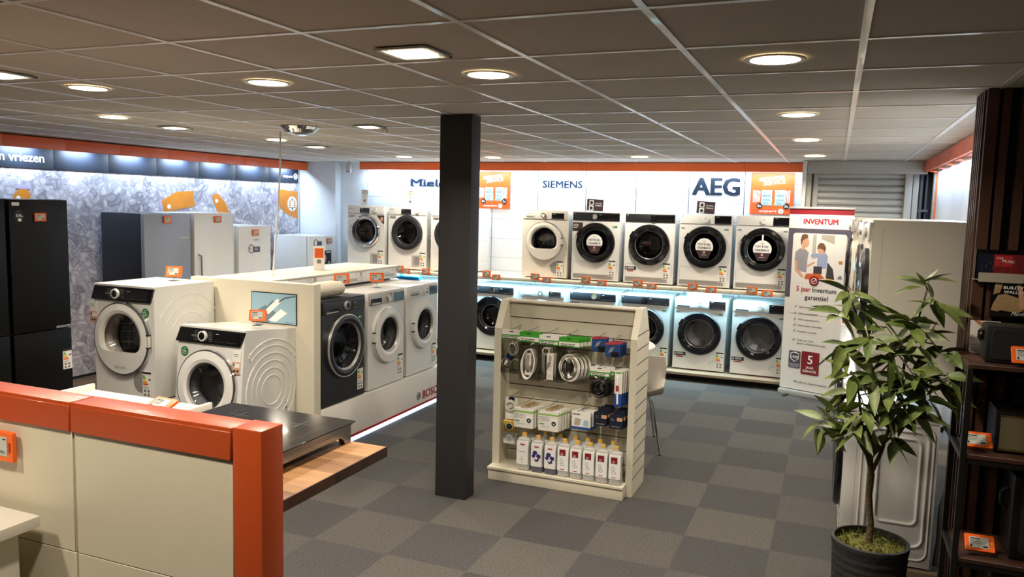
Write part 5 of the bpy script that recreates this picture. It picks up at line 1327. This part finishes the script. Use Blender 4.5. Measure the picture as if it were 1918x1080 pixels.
pp('photo_wall', [(.545, 1.29), (.605, 1.29), (.60, 1.42), (.58, 1.455), (.555, 1.455), (.545, 1.40)], .0006); pp('cardboard', [(.555, 1.455), (.595, 1.455), (.595, 1.49), (.555, 1.49)], .0007); pp('ink_soft', [(.55, 1.30), (.60, 1.30), (.59, 1.34), (.56, 1.33)], .0008)
B.build('kitchen_photo', t, smooth=False)
B = MB().m('red_dark').lathe([(.052, -.0056), (.052, -.009), (0, -.009)], .31, 1.262, 28); B.m('print_white').tube([(.31+.03*math.cos(2*PI*k/8+.39), -.0095, 1.262+.03*math.sin(2*PI*k/8+.39)) for k in range(8)], .0025, 4, closed=True); B.tube([(.297, -.0095, 1.262), (.307, -.0095, 1.252), (.325, -.0095, 1.275)], .003, 4); B.build('seal', t, smooth=False)
B = MB().m('red_ink').text('5 jaar', .125, 1.145, .05, -.0057, width=.155, bold=.03); B.m('ink').text('Inventum', .30, 1.145, .05, -.0057, width=.25, bold=.03); B.build('heading_line', t, smooth=False)
B = MB().m('ink').text('garantie!', .22, 1.06, .05, -.0057, width=.25, bold=.03); B.build('heading_line', t, smooth=False)
for k, (z, s) in enumerate(((.965, 'Géén verplichte registratie'), (.895, 'Géén voorrijkosten'), (.83, 'Géén reparatiekosten'), (.765, 'Géén kosten onderdelen'), (.70, 'Kosteloos omruilen'), (.605, 'Geldt voor al het'))):
    B = MB().m('ink').tube([(.115, -.007, z+.010), (.122, -.007, z+.002), (.136, -.007, z+.022)], .0025, 4); B.text(s, .165, z, .018, -.0057, bold=.02)
    if k == 5: B.text('(groot- en klein)huishoudelijk', .165, .57, .018, -.0057, bold=.02)
    B.build('bullet_line', t, smooth=False)
B = MB().m('ink').text('Wie slim is... kiest Inventum', .15, .145, .022, -.0045, width=.36, bold=.02); B.build('slogan_line', t, smooth=False)
B = MB().m('banner_grey').rrect(.085, .215, .30, .49, .015, -.006, -.004); B.m('print_white').tube([(.15+a, -.0068, .44+c) for a, c in ((-.045, .02), (0, .035), (.045, .02), (.042, -.035), (0, -.07), (-.042, -.035))], .003, 4, closed=True); B.text('1908', .15, .41, .026, -.006, align='C', width=.075, bold=.02); B.text('BETROUWBARE', .15, .335, .013, -.006, align='C', width=.11); B.text('KWALITEIT', .15, .313, .013, -.006, align='C', width=.09)
B.m('red_dark').rrect(.225, .42, .25, .50, .015, -.007, -.004); B.m('print_white').text('5', .322, .37, .09, -.007, align='C', bold=.03); B.text('JAAR', .322, .315, .026, -.007, align='C', bold=.02); B.text('GARANTIE', .322, .275, .026, -.007, align='C', width=.15, bold=.02); B.build('guarantee_badges', t, smooth=False)

# ------------------------------------------------------------------ row of machines along the right wall
t = thing('display_platform', 'low platform under the machines along the right wall', 'platform', (0, 0, 0))
B = MB().m('shelf_wood').box(.13, .955, 4.50, 7.25, .08, .115); B.m('plinth_gap_black').box(.12, .95, 4.52, 7.2, 0, .08); B.build('deck', t, smooth=False)
t = thing('machine_shelf', 'white shelf between the lower and upper machines on the right', 'shelf', (0, 0, 0))
B = MB().m('white_board').box(.16, .955, 4.50, 7.25, 1.05, 1.095); B.m('ink').box(.16, .955, 4.502, 7.25, 1.0955, 1.099); B.build('board', t, smooth=False)
def side_frame(B, w, d, h):
    B.m('enamel').box(w/2, w/2+.0012, .05, .052, .06, h-.05); B.box(w/2, w/2+.0012, .05, d, h-.052, h-.05); B.m('ink_soft').box(w/2, w/2+.0006, .047, .0486, .06, h-.048)
def side_ribs(B, w, d, h):
    def rr(y0, y1, z0, z1, r, q):
        pts = []
        for cy, cz, a0 in ((y1-r, z0+r, -PI/2), (y1-r, z1-r, 0), (y0+r, z1-r, PI/2), (y0+r, z0+r, PI)):
            for k in range(6): a = a0+k/5*PI/2; pts.append((w/2, cy+r*math.cos(a), cz+r*math.sin(a)))
        B.tube(pts, q, 6, closed=True)
    rr(.17, d-.08, .24, .70, .035, .010); rr(.12, d-.045, .12, .74, .05, .010); rr(.09, d-.02, .05, .77, .05, .006)
    B.m('ink_soft').box(w/2, w/2+.0008, .062, .0636, .04, h-.07); B.m('enamel').box(w/2, w/2+.004, 0, d, h-.055, h-.002)
RU = dict(AEG, body='enamel_cream', panel='enamel', disp=(-.27, -.1, -.105, -.012), dial=(.0, -.058, .034, 'enamel', 'enamel'), d=.63, h=.852, rim='black_satin', arcs=side_frame, slant=True)
RD = dict(RU); RD.pop('elabel')
place(machine('tumble_dryer', 'large dryer on the right whose plain cream side fills the view behind the plant', 'tumble dryer', RD, 'machines along the right wall'), (.18, 4.826, 1.0995), -PI/2)
place(machine('tumble_dryer', 'second dryer from the front along the right wall, chrome door edge', 'tumble dryer', dict(RD, rim='chrome', face='chrome'), 'machines along the right wall'), (.17, 5.49, 1.0995), -PI/2)
place(machine('tumble_dryer', 'third dryer from the front along the right wall, cream door edge', 'tumble dryer', dict(RD, rim='enamel_cream'), 'machines along the right wall'), (.15, 6.155, 1.0995), -PI/2)
place(machine('tumble_dryer', 'farthest dryer along the right wall, black door edge against the shutter', 'tumble dryer', dict(RD), 'machines along the right wall'), (.13, 6.82, 1.0995), -PI/2)
RL_ = dict(AEG, body='enamel', d=.45, h=.845, arcs=side_ribs, rim='black_gloss', face='black_gloss', R=.25)
mw = place(machine('washing_machine', 'slim white washer behind the plant with rectangular ribs pressed in its side', 'washing machine', RL_, 'machines along the right wall'), (.115, 4.83, .1155), -PI/2)
dup(mw, (.115, 5.495, .1155), label='second lower washer along the right wall, mostly behind the plant')
dup(mw, (.115, 6.16, .1155), label='third lower washer along the right wall, mostly behind the plant')
dup(mw, (.115, 6.825, .1155), label='farthest lower washer along the right wall')
B = MB().m('hose').tube([(.572, 4.60, .86), (.60, 4.60, .89), (.635, 4.60, .82), (.645, 4.60, .70), (.63, 4.60, .55), (.61, 4.60, .45), (.61, 4.60, .25), (.60, 4.60, .13)], .016, 10); B.build('drain_hose').parent = None
o = bpy.data.objects['drain_hose']; tag(o, 'grey drain hose curving behind the slim washer at the right', 'hose')
t = thing('cardboard_box', 'brown cardboard box seen through the leaves left of the machines', 'box', (.235, 7.65, .80))
B = MB().m('cardboard').box(-.13, .13, 0, .25, 0, .215); B.m('label_card').box(-.12, .12, -.001, 0, .17, .215); B.build('carton', t, bevel=.003); t.location.z = 1.0
t = thing('box_stand', 'white low cabinet carrying the cardboard box near the shutter', 'cabinet', (.30, 7.65, 0)); B = MB().m('white_board').box(-.2, .3, -.05, .35, 0, .998); B.build('cabinet', t, bevel=.003)
B = MB().m('pipe_red')
for k in range(4): B.prism([(-.05+.02*(k % 2), .45+.12*k), (.03+.02*(k % 2), .45+.12*k), (.06, .53+.12*k), (-.02, .53+.12*k)], -.0515, -.050)
B.build('striped_print', t, smooth=False)

# ------------------------------------------------------------------ plant
t = thing('potted_plant', 'artificial green tree in a round black ribbed pot in front of the machines', 'plant', (.243, 4.0, 0))
B = MB().m('pot_black'); prof = [(0, 0), (.135, 0), (.15, .02)]
for k in range(22): z = .03+k*.018; prof.append((.152+.014*k/21+(.0025 if k % 2 else 0), z))
prof += [(.172, .43), (.172, .445), (.158, .447), (.155, .40), (0, .40)]
B.lathez(prof, n=48); B.build('pot', t)
rnd = random.Random(11)
B = MB().m('moss'); n = 40; vs = [(0, 0, .432)]; fs = []
for j in range(1, 7):
    for i in range(n):
        a = 2*PI*i/n; r = .155*j/6; vs.append((r*math.cos(a), r*math.sin(a), .428-.02*(j/6)**3+rnd.uniform(-.006, .008)))
for i in range(n): fs.append((0, 1+i, 1+(i+1) % n))
for j in range(5):
    for i in range(n): a = 1+j*n; fs.append((a+i, a+n+i, a+n+(i+1) % n, a+(i+1) % n))
B.add(vs, fs)
for k in range(260):
    a, r = rnd.uniform(0, 2*PI), .15*math.sqrt(rnd.random()); x, y = r*math.cos(a), r*math.sin(a); h = rnd.uniform(.006, .02)
    B.add([(x-.004, y, .42), (x+.004, y, .42), (x+rnd.uniform(-.015, .015), y+rnd.uniform(-.015, .015), .428+h)], [(0, 1, 2)])
B.build('moss', t)
def U(u, v, dy=0): return Vector((.0713+(u-1557)*.00233-.243, dy, 1.72-(v-510)*.00249))
B = MB().m('bark')
F = U(1624, 893); F0 = Vector((-.005, 0, .41))
B.tube([F0, F0.lerp(F, .3)+Vector((.006, 0, 0)), F0.lerp(F, .7)+Vector((-.006, 0, 0)), F], [.017, .015, .014, .016], 10)
BR = [([F, U(1608, 840, -.02), U(1598, 790, -.03), U(1590, 740, -.05), U(1575, 700, -.06)], .010),
      ([F, U(1620, 840, .01), U(1618, 780, .03), U(1614, 700, .04), U(1595, 640, .05), U(1572, 585, .05), U(1555, 545, .04)], .009),
      ([F, U(1640, 850, .02), U(1652, 800, .03), U(1665, 745, .04), U(1672, 660, .05), U(1688, 600, .05), U(1700, 540, .04)], .010),
      ([U(1652, 800, .03), U(1680, 750, -.02), U(1715, 705, -.05), U(1750, 690, -.06)], .006),
      ([U(1598, 790, -.03), U(1570, 775, -.06), U(1540, 790, -.10)], .005),
      ([U(1672, 680, .05), U(1705, 640, .08), U(1725, 600, .1)], .005),
      ([U(1614, 720, .04), U(1640, 680, -.02), U(1650, 640, -.06)], .005)]
for pts, r in BR:
    q = []; m_ = len(pts)
    for k in range(m_-1):
        for s in range(3): q.append(pts[k].lerp(pts[k+1], s/3))
    q.append(pts[-1]); B.tube(q, [r*(1-.65*i/(len(q)-1)) for i in range(len(q))], 8)
TW = []
CL = [(1562, 548, .03, 6), (1545, 590, .0, 6), (1590, 590, .05, 5), (1600, 640, -.05, 7), (1558, 650, -.03, 6), (1640, 655, -.06, 7), (1570, 700, -.08, 8), (1612, 705, -.08, 7), (1650, 712, -.05, 7),
      (1545, 782, -.10, 8), (1585, 800, -.07, 8), (1520, 800, -.08, 4), (1600, 760, -.10, 7), (1645, 765, -.08, 6), (1682, 758, -.06, 7), (1700, 700, -.07, 7), (1735, 690, -.07, 7), (1745, 715, -.05, 4), (1715, 735, -.08, 6),
      (1692, 524, .04, 7), (1712, 560, .0, 5), (1680, 600, .03, 8), (1705, 620, .06, 6), (1735, 650, .05, 5), (1665, 640, .0, 7), (1630, 610, .0, 3), (1655, 810, -.02, 5), (1672, 690, -.06, 6), (1625, 740, .06, 6), (1575, 740, .05, 6)]
allp = [p for pts, r in BR for p in pts]
for (u, v, dy, n_) in CL:
    c = U(u, v, dy); near = min(allp, key=lambda p: (p-c).length); TW.append((near, c, n_+1))
    mid = near.lerp(c, .5)+Vector((0, 0, .01)); B.tube([near, mid, c], [.004, .003, .002], 5)
B.build('trunk', t)
B = MB().m('leaf')
def leaf(p, d, L, Wd, roll):
    d = d.normalized(); up = Vector((0, 0, 1)); s = d.cross(up)
    if s.length < .1: s = Vector((1, 0, 0))
    s.normalize(); nrm = s.cross(d).normalized(); s = (s*math.cos(roll)+nrm*math.sin(roll)); nrm = s.cross(d)
    N = 6; vs = []
    for k in range(N+1):
        f_ = k/N; wv = Wd*math.sin(PI*min(1, f_**.75*1.0))**.9*(1-.12*f_) if 0 < k < N else 0.0008
        droop = Vector((0, 0, -.16*L*f_*f_)); c = p+d*(L*f_)+droop
        vs += [tuple(c-s*wv+nrm*wv*.28), tuple(c), tuple(c+s*wv+nrm*wv*.28)]
    fs = []
    for k in range(N): a = 3*k; fs += [(a, a+1, a+4, a+3), (a+1, a+2, a+5, a+4)]
    B.m('leaf').add(vs, fs)
    B.m('leaf_rib').add([tuple(Vector(vs[3*k+1])+s*.0008+nrm*.0006) for k in range(N+1)]+[tuple(Vector(vs[3*k+1])-s*.0008+nrm*.0006) for k in range(N+1)], [(k, k+1, k+N+2, k+N+1) for k in range(N)])
for near, c, n_ in TW:
    ax = (c-near); ax.normalize() if ax.length > 1e-4 else None
    for k in range(n_):
        a = 2*PI*k/n_+rnd.uniform(-.4, .4); L = rnd.uniform(.10, .175)
        d = Vector((math.cos(a)*.9, math.sin(a)*.55, rnd.uniform(-.75, .45)))+ax*.35
        leaf(c+Vector((rnd.uniform(-.02, .02), rnd.uniform(-.02, .02), rnd.uniform(-.03, .02))), d, L, L*rnd.uniform(.17, .225), rnd.uniform(-.9, .9))
B.build('foliage', t)

# ------------------------------------------------------------------ speaker shelf on the right
t = thing('metal_shelf', 'black metal and dark wood shelf unit in front of the slatted wall', 'shelf unit', (0, 0, 0))
for x in (.566, 1.62):
    for y in (3.80, 4.13):
        B = MB().m('metal_black').box(x-.012, x+.012, y-.012, y+.012, 0, 1.34); B.build('post', t, bevel=.0015, seg=1)
for z in (1.36, .97, .51, .09):
    B = MB().m('walnut').box(.556, 1.63, 3.79, 4.142, z-.018, z) if z > 1.3 else MB().m('walnut').box(.579, 1.607, 3.79, 4.142, z-.018, z); B.build('board', t, bevel=.001, seg=1)
    B = MB().m('metal_black').box(.579, 1.607, 3.792, 3.812, z-.042, z-.0185); B.box(.579, 1.607, 4.12, 4.14, z-.042, z-.0185)
    if z > 1.3: B.box(.556, 1.63, 3.792, 3.812, z-.042, z-.0185)
    B.box(.556, .578, 3.812, 4.118, z-.03, z-.004) if z < 1.3 else B.box(.556, .578, 3.812, 4.118, z-.042, z-.0185)
    B.build('rail', t, smooth=False)
t = thing('portable_speaker', 'black speaker with white script lettering on the top shelf', 'speaker', (.86, 3.86, 1.3605), 0, 'speakers on the shelf unit')
B = MB().m('speaker_vinyl').box(-.235, .235, 0, .15, 0, .162); B.build('cabinet', t, bevel=.016)
B = MB().m('black_matte').rrect(-.215, .215, .018, .148, .012, -.003, .002); B.build('grille', t, bevel=.002, seg=1)
B = MB().m('print_white').text('Marshall', -.10, .062, .040, -.003, width=.20, shear=.35, bold=.005, depth=.003); B.build('lettering', t, smooth=False)
B = MB().m('gold').lathez([(.009, .163), (.009, .172), (0, .173)], cx=-.06, cy=.07, n=14); B.lathez([(.009, .163), (.009, .172), (0, .173)], cx=-.02, cy=.07, n=14); B.box(-.22, -.1, .065, .068, .1615, .164); B.build('knob', t)
B = MB().m('black_satin').tube([(-.238, .07, .135), (-.247, .07, .125), (-.247, .07, .10), (-.238, .07, .09)], .012, 8); B.m('gold').tube([(-.244, .055, .12), (-.25, .05, .115)], .005, 6); B.build('strap_mount', t)
t = thing('guitar_amp_speaker', 'speaker with gold woven grille on the middle shelf', 'speaker', (.90, 3.875, .9705), 0, 'speakers on the shelf unit')
B = MB().m('speaker_vinyl').box(-.21, .21, 0, .20, .003, .188); B.build('cabinet', t, bevel=.008)
B = MB().m('amber_fabric').box(-.192, .192, -.003, .002, .02, .160); B.build('grille', t, smooth=False)
B = MB().m('gold').tube([(-.196, -.003, .164), (.196, -.003, .164)], .002, 5); B.tube([(-.196, -.003, .015), (.196, -.003, .015)], .002, 5); B.build('piping', t)
t = thing('party_speaker', 'tall black speaker with side handle on the lower shelf', 'speaker', (1.0, 3.86, .5105), 0, 'speakers on the shelf unit')
B = MB().m('black_satin').box(-.225, .225, 0, .22, 0, .372); B.build('cabinet', t, bevel=.02)
B = MB().m('black_matte').rrect(-.19, .19, .03, .34, .03, -.004, .004); B.m('grey_door').tube([(-.19, -.004, .30), (-.18, -.004, .335), (-.15, -.004, .344), (.15, -.004, .344)], .0018, 4); B.build('grille', t, bevel=.003)
B = MB().m('black_satin').tube([(-.228, .09, .29), (-.25, .09, .27), (-.25, .09, .22), (-.228, .09, .20)], .010, 8); B.build('side_handle', t)
t = thing('speaker_case', 'rounded black case on the bottom shelf of the shelf unit', 'speaker', (.92, 3.95, .0905)); B = MB().m('black_satin').box(-.2, .2, -.08, .12, 0, .36); B.build('case', t, bevel=.05, seg=4)
B = MB().m('grey_door').tube([(-.12, -.081, .3), (.0, -.083, .31), (.1, -.081, .3)], .004, 6); B.build('grip', t)
for (x, z, lab) in ((.775, 1.3605, 'orange price tag in front of the top shelf speaker'), (.628, .9705, 'orange price tag lying on the middle shelf left of the gold speaker'), (.672, .5105, 'orange price tag lying on the lower shelf left of the tall speaker')):
    d = dup(ptag, (x, 3.822 if z > 1.3 else 3.86, z+.012), rz=.05, label=lab, rx=-.75 if z < 1.3 else -.5, ry=0)
t = thing('concert_poster', 'dark backlit picture of a club stage with red sign above the speaker', 'poster', (.60, 4.14, 1.70))
B = MB().m('black_gloss').box(0, .75, -.012, .02, 0, .135); B.build('board', t, smooth=False)
B = MB().m('red_poster').box(.01, .74, -.0135, -.012, .03, .115); B.m('navy_pack').box(.01, .07, -.0145, -.0135, .03, .115); B.m('neon_red').prism([(.075, .112), (.145, .108), (.145, .06), (.075, .06)], -.0145, -.0135); B.m('gold')
rnd = random.Random(5)
for k in range(34): x = .02+rnd.random()*.7; z = .035+rnd.random()*.035; B.box(x, x+.004, -.0152, -.0145, z, z+rnd.uniform(.004, .016))
B.m('print_white').text('LIVE', .082, .094, .010, -.0146, bold=.02, rot=-.1); B.text('MUSIC', .104, .080, .012, -.0146, bold=.02, rot=-.08); B.build('print', t, smooth=False)
B = MB().m('panel_silver').box(-.004, .75, -.014, .02, -.004, 0); B.build('lower_trim', t, smooth=False)
t = thing('info_label', 'pale blank rounded label on the clear board below the club picture', 'label', (.615, 4.125, 1.688)); B = MB().m('acrylic_grey').rrect(0, .178, 0, .042, .005, -.003, 0); B.build('plate', t, smooth=False)
t = thing('wall_of_sound_poster', 'dark poster of a person lying back with bold pale heading', 'poster', (.672, 4.145, 1.532))
B = MB().m('black_gloss').box(0, .42, -.010, .015, 0, .154); B.build('board', t, smooth=False)
B = MB().m('body_print').prism([(.0, .012), (.045, .03), (.11, .022), (.16, .045), (.17, .075), (.12, .085), (.06, .105), (.03, .10), (.012, .06)], -.0115, -.010); B.prism([(.01, .10), (.035, .11), (.045, .152), (.015, .152)], -.012, -.010); B.m('skin_print').prism(ell(.15, .055, .024, .02), -.013, -.0115); B.prism([(.12, .03), (.14, .06), (.13, .10), (.115, .15), (.10, .15), (.11, .09)], -.0125, -.010)
B.m('cable_black').prism([(.0, .0), (.2, .0), (.16, .018), (.05, .02), (.0, .03)], -.0128, -.010)
B.m('print_white').text('BUILD YOUR', .048, .128, .013, -.010, bold=.04, width=.125, depth=.003); B.text('WALL OF SOUND', .050, .108, .013, -.010, bold=.04, width=.165, depth=.003); B.text('Marshall', .085, .010, .016, -.013, shear=.35, width=.075); B.build('print', t, smooth=False)
t = thing('brochure_card', 'cream card with brown strap picture leaning behind the top speaker', 'card', (.598, 4.10, 1.362), 0, rx=-.1); B = MB().m('banner_white').box(0, .12, -.003, 0, 0, .150); B.m('cardboard').prism([(.012, .150), (.03, .150), (.10, .118), (.095, .10), (.05, .118)], -.0042, -.003); B.m('ink_soft').lines(.01, .06, .04, .007, 5, .0025, -.003, 3); B.build('card', t, smooth=False)
